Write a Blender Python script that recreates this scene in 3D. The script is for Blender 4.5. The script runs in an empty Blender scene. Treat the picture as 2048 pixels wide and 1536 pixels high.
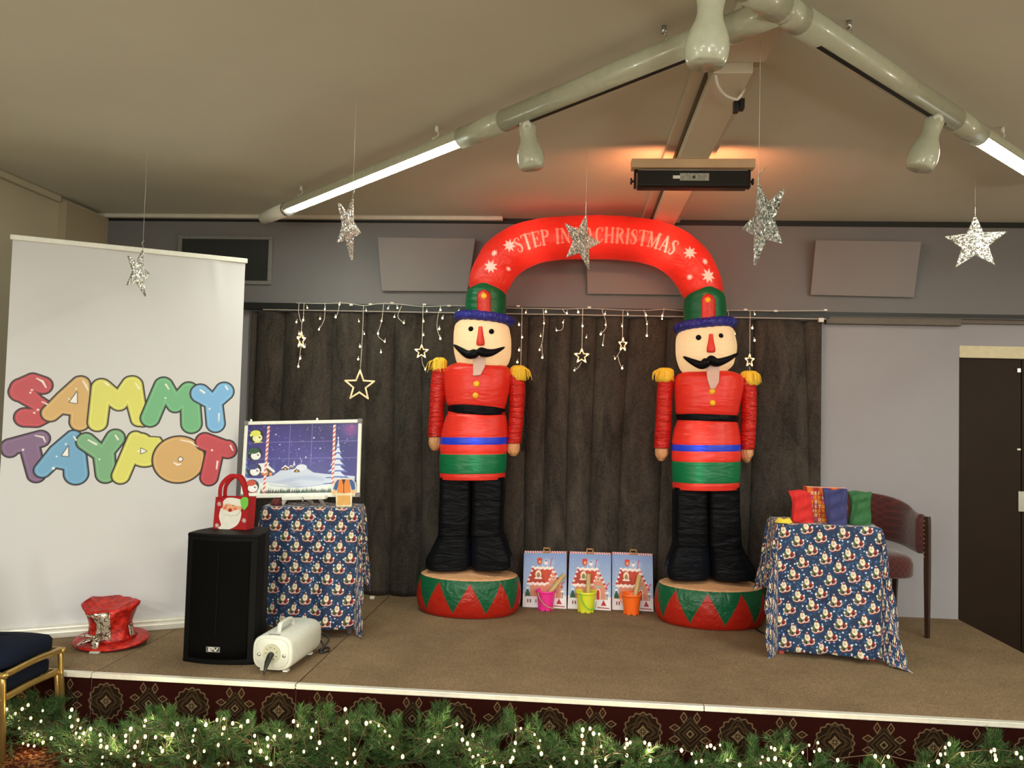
import bpy, math, random
import numpy as np
from mathutils import Matrix, Vector

random.seed(7); np.random.seed(7)
PI = math.pi
sc = bpy.context.scene
COL = sc.collection

# ------------------------------------------------------------------ camera
FPX = 1620.0                      # focal length in pixels of the 2048x1536 frame
YAW, PITCH, ROLL = -.078, .042, .0269
CAM = np.array([0., 0., 1.65])    # eye height above the hall floor
FW = np.array([math.sin(YAW)*math.cos(PITCH), math.cos(YAW)*math.cos(PITCH), math.sin(PITCH)])
_rt = np.array([math.cos(YAW), -math.sin(YAW), 0.]); _up = np.cross(_rt, FW)
RT = _rt*math.cos(ROLL) + _up*math.sin(ROLL)
UP = -_rt*math.sin(ROLL) + _up*math.cos(ROLL)
camd = bpy.data.cameras.new('camera'); cam = bpy.data.objects.new('camera', camd); COL.objects.link(cam)
camd.sensor_width = 36; camd.lens = FPX/2048*36; camd.clip_start = .05; camd.clip_end = 60
cam.matrix_world = Matrix(((RT[0], UP[0], -FW[0], CAM[0]), (RT[1], UP[1], -FW[1], CAM[1]),
                           (RT[2], UP[2], -FW[2], CAM[2]), (0, 0, 0, 1)))
sc.camera = cam

# ------------------------------------------------------------------ view, world
sc.view_settings.view_transform = 'Standard'
sc.view_settings.look = 'None'
sc.view_settings.gamma = 1
sc.view_settings.use_curve_mapping = False
sc.view_settings.exposure = 0.0
sc.cycles.use_denoising = True
sc.cycles.sample_clamp_indirect = 4
sc.cycles.max_bounces = 8
sc.cycles.transparent_max_bounces = 12
world = bpy.data.worlds.new('world'); sc.world = world; world.use_nodes = True
world.node_tree.nodes['Background'].inputs[0].default_value = (1, .96, .88, 1)
world.node_tree.nodes['Background'].inputs[1].default_value = .05

# ------------------------------------------------------------------ hall lamps behind the viewer, plus added ceiling fill
def area(name, loc, size, energy, color, rot=(0, 0, 0)):
    d = bpy.data.lights.new(name, 'AREA'); d.shape = 'RECTANGLE'; d.size, d.size_y = size
    d.energy = energy; d.color = color
    o = bpy.data.objects.new(name, d); COL.objects.link(o); o.location = loc; o.rotation_euler = rot
    return o
def point(name, loc, energy, color, r=.05, parent=None):
    d = bpy.data.lights.new(name, 'POINT'); d.energy = energy; d.color = color; d.shadow_soft_size = r
    o = bpy.data.objects.new(name, d); COL.objects.link(o); o.location = loc
    return o
HALL = [(-1.6, -1.2), (1.8, -1.2), (-1.6, -4.2), (1.8, -4.2)]
for hx, hy in HALL:
    area('hall_lamp', (hx, hy, 2.9), (1.4, .5), 160, (.99, .98, .95))
area('hall_lamp', (3.4, 1.6, 2.95), (1.3, .12), 70, (.93, 1, .90))   # the next batten of the same lighting run, right
area('hall_lamp', (-2.2, 1.2, 2.95), (1.3, .12), 30, (.93, 1, .88))

for hx, hy, e in ((-3.1, .3, 46), (4.4, .3, 46), (-3.1, -2.6, 70), (4.4, -2.6, 70), (.6, -4.5, 70), (.6, -1.2, 90)):   # unseen point lights added to brighten the ceiling
    point('ceiling_fill', (hx, hy, 1.95 if hy > -3 else 2.2), e, (.94, .98, .88), .12)
point('ceiling_fill', (4.6, 3.4, 2.1), 32, (1, .84, .68), .12)      # warm fill added out of view to lift the back right ceiling
# ------------------------------------------------------------------ photo measurements -> places in the room
def ray(x, y): return FW + RT*(x-1024)/FPX - UP*(y-768)/FPX
def on(x, y, ax, val):
    d = ray(x, y); return CAM + d*(val-CAM[ax])/d[ax]
def onY(x, y, Y): return on(x, y, 1, Y)
def onZ(x, y, Z): return on(x, y, 2, Z)
def onX(x, y, X): return on(x, y, 0, X)
def onP(x, y, p0, n):
    d = ray(x, y); return CAM + d*(np.dot(np.array(p0)-CAM, n)/np.dot(d, n))

# ------------------------------------------------------------------ node helper
def s2l(c):
    c = np.asarray(c, float)/255. if max(c) > 1.001 else np.asarray(c, float)
    return tuple(np.where(c <= .04045, c/12.92, ((c+.055)/1.055)**2.4))
class NT:
    def __init__(s, name):
        s.m = bpy.data.materials.new(name); s.m.use_nodes = True; s.t = s.m.node_tree
        s.b = s.t.nodes['Principled BSDF']; s.out = s.t.nodes['Material Output']
    def n(s, typ, **kw):
        n = s.t.nodes.new(typ)
        for k, v in kw.items(): setattr(n, k, v)
        return n
    def link(s, a, b): s.t.links.new(a.s if isinstance(a, V) else a, b)
    def math(s, op, *a):
        n = s.n('ShaderNodeMath', operation=op)
        for i, v in enumerate(a):
            if isinstance(v, V): s.link(v.s, n.inputs[i])
            else: n.inputs[i].default_value = float(v)
        return V(s, n.outputs[0])
    def mix(s, fac, a, b):
        n = s.n('ShaderNodeMix', data_type='RGBA')
        for i, v in ((0, fac), (6, a), (7, b)):
            if isinstance(v, V): s.link(v.s, n.inputs[i])
            elif i == 0: n.inputs[0].default_value = v
            else: n.inputs[i].default_value = (*s2l(v), 1)
        return V(s, n.outputs[2])
    def noise(s, scale, detail=3, rough=.55, vec=None, dist=0):
        n = s.n('ShaderNodeTexNoise'); n.inputs['Scale'].default_value = scale
        n.inputs['Detail'].default_value = detail; n.inputs['Roughness'].default_value = rough
        n.inputs['Distortion'].default_value = dist
        s.link(vec if vec is not None else s.coord(), n.inputs['Vector'])
        return V(s, n.outputs['Fac'])
    def coord(s, scale=None):
        c = s.n('ShaderNodeTexCoord').outputs['Object']
        if scale is None: return c
        m = s.n('ShaderNodeMapping'); m.inputs['Scale'].default_value = scale; s.link(c, m.inputs[0]); return m.outputs[0]
    def attr(s, name, vec=False):
        n = s.n('ShaderNodeAttribute', attribute_name=name); return n.outputs['Vector' if vec else 'Color']
    def ramp(s, v, lo, hi):
        n = s.n('ShaderNodeMapRange'); s.link(v, n.inputs[0]); n.inputs[1].default_value = lo; n.inputs[2].default_value = hi
        return V(s, n.outputs[0])
    def bump(s, h, strength=.3, dist=.01):
        n = s.n('ShaderNodeBump'); n.inputs['Strength'].default_value = strength; n.inputs['Distance'].default_value = dist
        s.link(h, n.inputs['Height']); s.link(n.outputs[0], s.b.inputs['Normal']); s.normal = n.outputs[0]; return n
    def col(s, v):
        if isinstance(v, V): s.link(v.s, s.b.inputs['Base Color'])
        elif isinstance(v, bpy.types.NodeSocket): s.link(v, s.b.inputs['Base Color'])
        else: s.b.inputs['Base Color'].default_value = (*s2l(v), 1)
    def set(s, rough=.6, metal=0, spec=.5, sheen=0, coat=0, trans=0):
        i = s.b.inputs; i['Roughness'].default_value = rough; i['Metallic'].default_value = metal
        i['Specular IOR Level'].default_value = spec; i['Sheen Weight'].default_value = sheen; i['Coat Weight'].default_value = coat
        i['Transmission Weight'].default_value = trans
class V:
    def __init__(s, t, sock): s.t = t; s.s = sock
    def __add__(a, b): return a.t.math('ADD', a, b)
    __radd__ = __add__
    def __sub__(a, b): return a.t.math('SUBTRACT', a, b)
    def __rsub__(a, b): return a.t.math('SUBTRACT', b, a)
    def __mul__(a, b): return a.t.math('MULTIPLY', a, b)
    __rmul__ = __mul__
    def __truediv__(a, b): return a.t.math('DIVIDE', a, b)
    def abs(a): return a.t.math('ABSOLUTE', a)
    def fract(a): return a.t.math('FRACT', a)
    def floor(a): return a.t.math('FLOOR', a)
    def sqrt(a): return a.t.math('SQRT', a)
    def min(a, b): return a.t.math('MINIMUM', a, b)
    def max(a, b): return a.t.math('MAXIMUM', a, b)
    def lt(a, b): return a.t.math('LESS_THAN', a, b)

M = {}
def plain(name, c, rough=.6, metal=0, spec=.5, var=.06, nscale=30, bump=.0, bscale=200, bdist=.002, sheen=0, coat=0):
    t = NT(name); t.set(rough, metal, spec, sheen, coat)
    c = np.array(c, float); n = t.noise(nscale)
    t.col(t.mix(n, tuple(np.clip(c*(1-var), 0, 255)), tuple(np.clip(c*(1+var), 0, 255))))
    if bump: t.bump(t.noise(bscale, 4), bump, bdist)
    M[name] = t.m; return t
def emis(name, c, strength, base=None):
    t = NT(name); t.col(base or c); t.b.inputs['Emission Color'].default_value = (*s2l(c), 1)
    t.b.inputs['Emission Strength'].default_value = strength; M[name] = t.m; return t
def vcol(name, rough=.5, spec=.4, bump=0, bscale=100, sheen=0, trans=0, coat=0):
    t = NT(name); t.set(rough, 0, spec, sheen, coat); t.col(t.attr('paint'))
    if bump: t.bump(t.noise(bscale, 3), bump, .003)
    M[name] = t.m
    if trans: translucent(t, t.attr('paint'), trans)
    return t
def translucent(t, colsock, fac):
    tr = t.n('ShaderNodeBsdfTranslucent'); mx = t.n('ShaderNodeMixShader'); mx.inputs[0].default_value = fac
    if isinstance(colsock, tuple): tr.inputs[0].default_value = (*s2l(colsock), 1)
    else: t.link(colsock, tr.inputs[0])
    t.link(t.b.outputs[0], mx.inputs[1]); t.link(tr.outputs[0], mx.inputs[2]); t.link(mx.outputs[0], t.out.inputs[0])

# ------------------------------------------------------------------ mesh helper
class MB:
    def __init__(s): s.v = []; s.f = []; s.m = []; s.sm = []; s.c = []; s.uv = []; s.off = 0
    def add(s, verts, faces, mat=0, smooth=False, col=None, uv=None):
        verts = np.asarray(verts, float).reshape(-1, 3); n = len(verts)
        s.v.append(verts); o = s.off
        for k, f in enumerate(faces):
            s.f.append([o+i for i in f]); s.m.append(mat[k] if hasattr(mat, '__len__') else mat); s.sm.append(smooth)
        s.c.append(np.ones((n, 3)) if col is None else np.asarray(col).reshape(-1, 3))
        s.uv.append(np.zeros((n, 3)) if uv is None else np.asarray(uv).reshape(-1, 3))
        s.off += n; return s
    def box(s, x0, x1, y0, y1, z0, z1, mat=0):
        v = [(x, y, z) for x in (x0, x1) for y in (y0, y1) for z in (z0, z1)]
        return s.add(v, [(0, 1, 3, 2), (4, 6, 7, 5), (0, 4, 5, 1), (2, 3, 7, 6), (0, 2, 6, 4), (1, 5, 7, 3)], mat)
    def obox(s, c, ax, h, mat=0):
        c = np.array(c, float); ax = [np.array(a, float) for a in ax]
        v = [c+ax[0]*h[0]*i+ax[1]*h[1]*j+ax[2]*h[2]*k for i in (-1, 1) for j in (-1, 1) for k in (-1, 1)]
        return s.add(v, [(0, 1, 3, 2), (4, 6, 7, 5), (0, 4, 5, 1), (2, 3, 7, 6), (0, 2, 6, 4), (1, 5, 7, 3)], mat)
    def beam(s, a, b, w, h, mat=0, up=(0, 0, 1)):
        a, b = np.array(a, float), np.array(b, float); d = b-a; L = np.linalg.norm(d); d /= L
        x = np.cross(d, up); x /= np.linalg.norm(x); u = np.cross(x, d)
        return s.obox((a+b)/2, (d, x, u), (L/2, w/2, h/2), mat)
    def rings(s, R, mat=0, smooth=True, caps=True, closed=True, col=None, uv=None):
        R = [np.asarray(r, float) for r in R]; m = len(R); n = len(R[0]); v = np.concatenate(R); f = []; mm = []
        for i in range(m-1):
            for j in range(n if closed else n-1):
                k = (j+1) % n; f.append((i*n+j, i*n+k, (i+1)*n+k, (i+1)*n+j)); mm.append(mat[i] if hasattr(mat, '__len__') else mat)
        if caps and closed:
            f.append(tuple(range(n))[::-1]); mm.append(mat[0] if hasattr(mat, '__len__') else mat)
            f.append(tuple((m-1)*n+j for j in range(n))); mm.append(mat[-1] if hasattr(mat, '__len__') else mat)
        return s.add(v, f, mm, smooth, col, uv)
    def tube(s, path, r, seg=8, mat=0, caps=True, flat=None, smooth=True):
        P = np.asarray(path, float); n = len(P); r = np.full(n, r, float) if np.isscalar(r) else np.asarray(r, float)
        T = np.gradient(P, axis=0); T /= np.linalg.norm(T, axis=1)[:, None]+1e-12
        u = np.cross(T[0], (0, 0, 1.)); 
        if np.linalg.norm(u) < .05: u = np.cross(T[0], (0, 1., 0))
        u /= np.linalg.norm(u); R = []
        for i in range(n):
            u = u-T[i]*np.dot(u, T[i]); u /= np.linalg.norm(u); w = np.cross(T[i], u)
            a = np.arange(seg)*2*PI/seg; k = 1 if flat is None else flat
            R.append(P[i]+r[i]*(np.cos(a)[:, None]*u+k*np.sin(a)[:, None]*w))
        return s.rings(R, mat, smooth, caps)
    def ball(s, c, r, seg=12, rg=8, mat=0):
        r = (r, r, r) if np.isscalar(r) else r; R = []
        for i in range(rg+1):
            t = -PI/2+PI*i/rg; t = max(-PI/2+.02, min(PI/2-.02, t)); a = np.arange(seg)*2*PI/seg
            R.append(np.stack([c[0]+r[0]*math.cos(t)*np.cos(a), c[1]+r[1]*math.cos(t)*np.sin(a), c[2]+r[2]*math.sin(t)+0*a], 1))
        return s.rings(R, mat)
    def grid(s, P, mat=0, smooth=True, col=None, uv=None):
        P = np.asarray(P, float); m, n = P.shape[:2]
        i = np.arange(m-1)[:, None]*n+np.arange(n-1)[None]; i = i.ravel()
        F = np.stack([i, i+1, i+n+1, i+n], 1).tolist()
        return s.add(P.reshape(-1, 3), F, mat, smooth, col, uv)
    def prism(s, poly, d, mat=0, smooth=False):
        poly = np.asarray(poly, float); n = len(poly); v = np.concatenate([poly, poly+np.asarray(d, float)])
        f = [tuple(range(n)), tuple(range(2*n-1, n-1, -1))]+[(i, i+n, (i+1) % n+n, (i+1) % n) for i in range(n)]
        return s.add(v, f, mat, smooth)
    def build(s, name, mats, parent=None, bevel=0, solid=0, attrs=False, label=None, subsurf=0):
        V_ = np.concatenate(s.v); org = world_origin(parent)
        me = bpy.data.meshes.new(name); me.vertices.add(len(V_)); me.vertices.foreach_set('co', (V_-org).ravel())
        ls = np.array([len(f) for f in s.f]); li = np.fromiter((i for f in s.f for i in f), int, ls.sum())
        me.loops.add(len(li)); me.loops.foreach_set('vertex_index', li); me.polygons.add(len(ls))
        me.polygons.foreach_set('loop_start', np.concatenate([[0], np.cumsum(ls)[:-1]])); me.polygons.foreach_set('loop_total', ls)
        me.polygons.foreach_set('material_index', np.array(s.m)); me.polygons.foreach_set('use_smooth', np.array(s.sm, bool))
        me.update(calc_edges=True); me.validate()
        if attrs:
            a = me.attributes.new('paint', 'FLOAT_COLOR', 'POINT'); c = np.concatenate(s.c)
            a.data.foreach_set('color', np.concatenate([c, np.ones((len(c), 1))], 1).ravel())
            a = me.attributes.new('cloth', 'FLOAT_VECTOR', 'POINT'); a.data.foreach_set('vector', np.concatenate(s.uv).ravel())
        if not isinstance(mats, (list, tuple)): mats = [mats]
        for m_ in mats: me.materials.append(M[m_] if isinstance(m_, str) else m_)
        o = bpy.data.objects.new(name, me); COL.objects.link(o)
        if parent is not None: o.parent = parent
        if solid: q = o.modifiers.new('thick', 'SOLIDIFY'); q.thickness = solid; q.offset = 0
        if bevel: q = o.modifiers.new('bevel', 'BEVEL'); q.width = bevel; q.segments = 2; q.limit_method = 'ANGLE'
        if subsurf: q = o.modifiers.new('sub', 'SUBSURF'); q.levels = q.render_levels = subsurf
        if label: o['label'] = label
        return o
def world_origin(o):
    p = np.zeros(3)
    while o is not None: p += np.array(o.location); o = o.parent
    return p
def thing(name, loc, label, cat, group=None):
    o = bpy.data.objects.new(name, None); COL.objects.link(o); o.location = loc; o.empty_display_size = .05
    return tag(o, label, cat, group)
def tag(o, label, cat, group=None):
    o['label'] = label; o['category'] = cat
    if group: o['group'] = group
    return o
def struct(o): o['kind'] = 'structure'; return o

# ------------------------------------------------------------------ printing: signed-distance painting in numpy
def d_stroke(X, Y, pts):
    d = np.full(np.shape(X), 1e9)
    if len(pts) == 1: return np.hypot(X-pts[0][0], Y-pts[0][1])-pts[0][2]
    for (x0, y0, r0), (x1, y1, r1) in zip(pts[:-1], pts[1:]):
        dx, dy = x1-x0, y1-y0; L = dx*dx+dy*dy+1e-18
        t = np.clip(((X-x0)*dx+(Y-y0)*dy)/L, 0, 1)
        d = np.minimum(d, np.hypot(X-x0-t*dx, Y-y0-t*dy)-(r0+(r1-r0)*t))
    return d
def d_ell(X, Y, cx, cy, rx, ry):
    k = np.hypot((X-cx)/rx, (Y-cy)/ry); return (k-1)*min(rx, ry)
def d_poly(X, Y, pts):
    d = np.full(np.shape(X), 1e9); ins = np.zeros(np.shape(X), bool); n = len(pts)
    for i in range(n):
        x0, y0 = pts[i]; x1, y1 = pts[(i+1) % n]
        dx, dy = x1-x0, y1-y0; t = np.clip(((X-x0)*dx+(Y-y0)*dy)/(dx*dx+dy*dy+1e-18), 0, 1)
        d = np.minimum(d, np.hypot(X-x0-t*dx, Y-y0-t*dy))
        c = ((y0 > Y) != (y1 > Y)) & (X < (x1-x0)*(Y-y0)/((y1-y0) if y1 != y0 else 1e-12)+x0); ins ^= c
    return np.where(ins, -d, d)
def d_box(X, Y, x0, x1, y0, y1): return np.maximum(np.maximum(x0-X, X-x1), np.maximum(y0-Y, Y-y1))
def lay(C, d, color, aa, alpha=1):
    a = (np.clip(.5-d/aa, 0, 1)*alpha)[..., None]; C[:] = C*(1-a)+np.array(s2l(color))*a
def star_pts(cx, cy, R, r, n, a0=PI/2):
    return [(cx+(R if k % 2 == 0 else r)*math.cos(a0+k*PI/n), cy+(R if k % 2 == 0 else r)*math.sin(a0+k*PI/n)) for k in range(2*n)]
def spline(pts, n):
    P = np.asarray(pts, float); t = np.linspace(0, len(P)-1, n); out = []
    for q in t:
        i = min(int(q), len(P)-2); f = q-i
        p0, p1, p2, p3 = P[max(i-1, 0)], P[i], P[i+1], P[min(i+2, len(P)-1)]
        out.append(.5*((2*p1)+(-p0+p2)*f+(2*p0-5*p1+4*p2-p3)*f*f+(-p0+3*p1-3*p2+p3)*f**3))
    return np.array(out)
# serif capitals: strokes in a unit-high box (x right, y up), thick radius a, thin radius b
def glyph(ch, a=.075, b=.03):
    T, t = a, b
    def ser(x, y, w=.13): return [(x-w, y, t), (x+w, y, t)]
    G = {
     'T': (.75, [[(.375, 0, T), (.375, 1, T)], [(0, .98, t), (.75, .98, t)], [(0, .98, t), (.0, .82, t)], [(.75, .98, t), (.75, .82, t)], ser(.375, .02)]),
     'E': (.68, [[(.14, 0, T), (.14, 1, T)], [(0, .98, t), (.6, .98, t), (.62, .8, t)], [(0, .02, t), (.62, .02, t), (.66, .22, t)], [(.14, .52, t), (.45, .52, t)], [(.45, .42, t), (.45, .62, t)]]),
     'P': (.68, [[(.14, 0, T), (.14, 1, T)], [(0, .98, t), (.38, .98, t*1.2), (.55, .88, T), (.58, .73, T), (.5, .56, T*.8), (.2, .5, t)], ser(.14, .02)]),
     'I': (.3, [[(.15, 0, T), (.15, 1, T)], ser(.15, .02), ser(.15, .98)]),
     'N': (.85, [[(.14, 0, t), (.14, 1, t)], [(.14, .98, T), (.7, .04, T)], [(.7, 0, t), (.7, 1, t)], ser(.14, .02), ser(.1, .98), ser(.7, .98)]),
     'O': (.85, [[(.42, .98, t), (.2, .9, T*.8), (.1, .5, T), (.2, .1, T*.8), (.42, .02, t), (.64, .1, T*.8), (.74, .5, T), (.64, .9, T*.8), (.42, .98, t)]]),
     'C': (.75, [[(.66, .74, t), (.6, .92, t), (.42, .99, t), (.2, .88, T*.8), (.1, .5, T), (.2, .12, T*.8), (.42, .02, t), (.6, .08, t), (.68, .24, t)], [(.66, .74, t), (.66, .98, t)]]),
     'H': (.88, [[(.15, 0, T), (.15, 1, T)], [(.7, 0, T), (.7, 1, T)], [(.15, .5, t), (.7, .5, t)], ser(.15, .02), ser(.15, .98), ser(.7, .02), ser(.7, .98)]),
     'R': (.8, [[(.14, 0, T), (.14, 1, T)], [(0, .98, t), (.38, .98, t*1.2), (.55, .88, T), (.58, .74, T), (.5, .57, T*.8), (.2, .5, t)], [(.38, .5, T), (.7, .02, T*.9)], ser(.14, .02)]),
     'S': (.62, [[(.5, .76, t), (.48, .93, t), (.3, .99, t), (.12, .88, T*.8), (.1, .72, T), (.28, .55, T), (.46, .42, T), (.5, .22, T), (.4, .06, T*.7), (.25, .01, t), (.08, .08, t), (.06, .28, t)]]),
     'M': (1.05, [[(.14, 0, t), (.14, 1, t)], [(.14, .98, T), (.5, .05, T*.8)], [(.5, .05, t), (.86, .98, t)], [(.88, 0, T), (.88, 1, T)], ser(.14, .02), ser(.88, .02), ser(.1, .98), ser(.92, .98)]),
     'A': (.85, [[(.12, 0, t), (.42, 1, t)], [(.42, 1, T*.9), (.74, .02, T)], [(.22, .35, t), (.6, .35, t)], ser(.12, .02), ser(.74, .02)]),
     'V': (.85, [[(.12, 1, T), (.42, .02, T*.9)], [(.42, .02, t), (.74, 1, t)], ser(.12, .98), ser(.74, .98)]),
     'W': (1.1, [[(.1, 1, T), (.33, 0, T)], [(.33, 0, t), (.55, .8, t)], [(.55, .8, T), (.77, 0, T)], [(.77, 0, t), (1, 1, t)]]),
     'U': (.8, [[(.15, 1, T), (.15, .3, T), (.4, .02, T*.7), (.65, .3, t), (.65, 1, t)]]),
     'L': (.6, [[(.14, 1, T), (.14, 0, T)], [(.14, .02, t), (.55, .02, t), (.58, .2, t)]]),
    }
    return G.get(ch, (.5, []))
def d_text(X, Y, txt, x0, y0, h, a=.075, b=.03, gap=.12):
    d = np.full(np.shape(X), 1e9); x = x0
    for ch in txt:
        if ch == ' ': x += .45*h; continue
        w, S = glyph(ch, a, b)
        for st in S: d = np.minimum(d, d_stroke(X, Y, [(x+p*h, y0+q*h, r*h) for p, q, r in st]))
        x += (w+gap)*h
    return d
def text_w(txt, gap=.12): return sum(.45 if c == ' ' else glyph(c)[0]+gap for c in txt)
# ================================================================== materials
plain('ceiling_paint', (207, 206, 192), .8, var=.03, nscale=2)
plain('wall_grey', (150, 147, 153), .75, var=.03, nscale=3, bump=.1, bscale=150)
plain('wall_upper', (113, 111, 113), .8, var=.03, nscale=2)
plain('wall_cream', (188, 180, 156), .8, var=.03, nscale=2)
plain('wall_cream_shaded', (168, 156, 132), .8, var=.04, nscale=3)
plain('trim_white', (205, 200, 188), .5)
plain('beam_white', (208, 200, 180), .5, var=.03, nscale=4)
plain('beam_gap', (90, 78, 58), .8)
plain('black_paint', (20, 22, 22), .5)
plain('board_brown', (98, 88, 80), .6)
plain('panel_grey', (124, 118, 118), .7, var=.02, nscale=4)
plain('vent_frame', (120, 120, 118), .6)
plain('vent_dark', (28, 31, 32), .6)
plain('door_wood', (36, 25, 17), .5, spec=.15, var=.15, nscale=6)
plain('door_cream', (206, 196, 165), .55)
plain('steel', (190, 190, 186), .3, .9)
plain('white_plastic', (232, 232, 224), .35)
plain('fog_white', (204, 206, 198), .4); plain('white_enamel', (178, 180, 160), .22, coat=.3)
plain('black_plastic', (18, 18, 18), .45)
plain('black_metal', (30, 26, 24), .4, .3)
plain('wire_white', (215, 210, 200), .5)
plain('nosing_alu', (228, 224, 212), .35, .35)
plain('pine_board', (205, 170, 135), .6, var=.08, nscale=8)
emis('lit_tube', (248, 255, 236), 75)
emis('warm_bulb', (255, 222, 160), 7)
emis('garland_bulb', (255, 212, 132), 10)
plain('slot_black', (15, 14, 13), .6)

def carpet(name, a, b):
    t = NT(name); t.set(.95, 0, .1); n = t.noise(170, 2, .7); n2 = t.noise(3, 3, .6)
    c = t.mix(t.ramp(n, .35, .65), a, b); g = t.mix(t.ramp(n2, .3, .7), (0, 0, 0), (0, 0, 0))
    mm = t.n('ShaderNodeMix', data_type='RGBA', blend_type='MULTIPLY'); mm.inputs[0].default_value = 1
    v = t.mix(t.ramp(n2, .3, .7), (225, 225, 225), (255, 255, 255)); t.link(c, mm.inputs[6]); t.link(v, mm.inputs[7])
    t.col(V(t, mm.outputs[2])); t.bump(n, .6, .004); M[name] = t.m
carpet('stage_carpet', (109, 91, 69), (150, 127, 100))
vcol('patterned_carpet', .95, .05, .5, 300)
def hall_carpet():
    t = NT('hall_carpet'); t.set(.95, 0, .05); n = t.noise(14, 4, .7, dist=1.2)
    n3 = t.ramp(t.noise(22, 2, .5, dist=2.5), .52, .56)
    c = t.mix(t.ramp(n, .45, .55), (40, 13, 9), (60, 24, 14)); t.col(t.mix(n3*.8, c, (120, 84, 50))); t.bump(t.noise(300), .5, .003); M['hall_carpet'] = t.m
hall_carpet()

# ================================================================== the room
ZS, ZC = .35, 3.10                     # stage top, ceiling
YW, XL, XR, YB = 5.86, -3.60, 5.0, -7.0
YF = 5.80                              # face of the upper wall, proud of the wall below it
XD0, XD1, ZD = 2.665, 3.60, 2.155      # doorway in the back wall
struct(MB().box(XL-.1, XR+.1, YB-.1, YW+.5, -.1, 0).build('floor', 'hall_carpet'))
struct(MB().box(XL-.1, XR+.1, YB-.1, YW+.5, ZC, ZC+.1).build('ceiling', 'ceiling_paint'))
struct(MB().box(XL-.12, XL, YB-.1, YW+.1, 0, ZC).build('wall_left', 'wall_cream'))
struct(MB().box(XR, XR+.12, YB-.1, YW+.1, 0, ZC).build('wall_right', 'wall_cream'))
struct(MB().box(XL, XR, YB-.12, YB, 0, ZC).build('wall_front', 'wall_cream'))
b = MB(); b.box(XL, XD0, YW, YW+.12, 0, 2.42); b.box(XD1, XR, YW, YW+.12, 0, 2.42); b.box(XD0, XD1, YW, YW+.12, 2.24, 2.42)
struct(b.build('wall_back', 'wall_grey'))
b = MB(); b.box(XL, XR, YF, YW+.12, 2.42, ZC-.045)
struct(b.build('wall_back_upper', 'wall_upper'))
struct(MB().box(XL, XR, YF+.02, YW+.12, ZC-.046, ZC).build('trim_1', 'slot_black'))          # shadow gap above the upper wall
struct(MB().box(XL, -.55, YF-.05, YF-.005, ZC-.028, ZC).build('trim_2', 'trim_white', bevel=.004))
# shadow gap under the upper wall painted as black strip, brown rail at right
struct(MB().box(-2.62, 1.76, YF-.012, YF+.1, 2.405, 2.452).build('trim_3', 'black_paint'))
struct(MB().box(1.76, XR, YF-.006, YF+.1, 2.425, 2.452).build('trim_4', 'black_paint'))
struct(MB().box(1.745, 2.66, YF+.01, YW+.02, 2.372, 2.422).build('trim_5', 'board_brown', bevel=.004))
struct(MB().box(2.66, XR, YF+.03, YW+.02, 2.39, 2.422).build('trim_6', 'board_brown', bevel=.004))
# left wall: cornice and the cream return, its shade put into a darker colour
struct(MB().box(XL, XL+.035, YB, 5.28, ZC-.045, ZC).build('trim_7', 'wall_cream', bevel=.01))
struct(MB().box(XL, XL+.06, 5.30, YF, 0, ZC-.03).build('trim_8', 'wall_cream_shaded'))
# door: cream head and frame, brown leaf, plates
d = thing('door_1', (XD0, YW, 0), 'dark brown door behind the stage under a cream frame', 'door'); d['kind'] = 'structure'
b = MB(); b.box(XD0, XD1, YW-.005, YW+.06, ZD, 2.24); b.box(XD1-.03, XD1, YW-.002, YW+.06, 0, ZD)
b.build('door_frame', 'door_cream', d, bevel=.003)
MB().box(XD0+.004, 3.085, YW+.012, YW+.055, .01, ZD-.004).build('door_leaf', 'door_wood', d, bevel=.003)
MB().box(3.09, XD1-.03, YW+.012, YW+.055, .01, ZD-.004).build('door_leaf', 'door_wood', d, bevel=.003)
for z0, z1, w in ((2.06, 2.09, .012), (1.52, 1.535, .012)):
    MB().box(3.066-w, 3.066+w, YW, YW+.013, z0, z1).build('bolt', 'steel', d, bevel=.002)
MB().box(3.062, 3.12, YW, YW+.013, 1.1, 1.24).build('push_plate', 'steel', d, bevel=.002)

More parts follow.
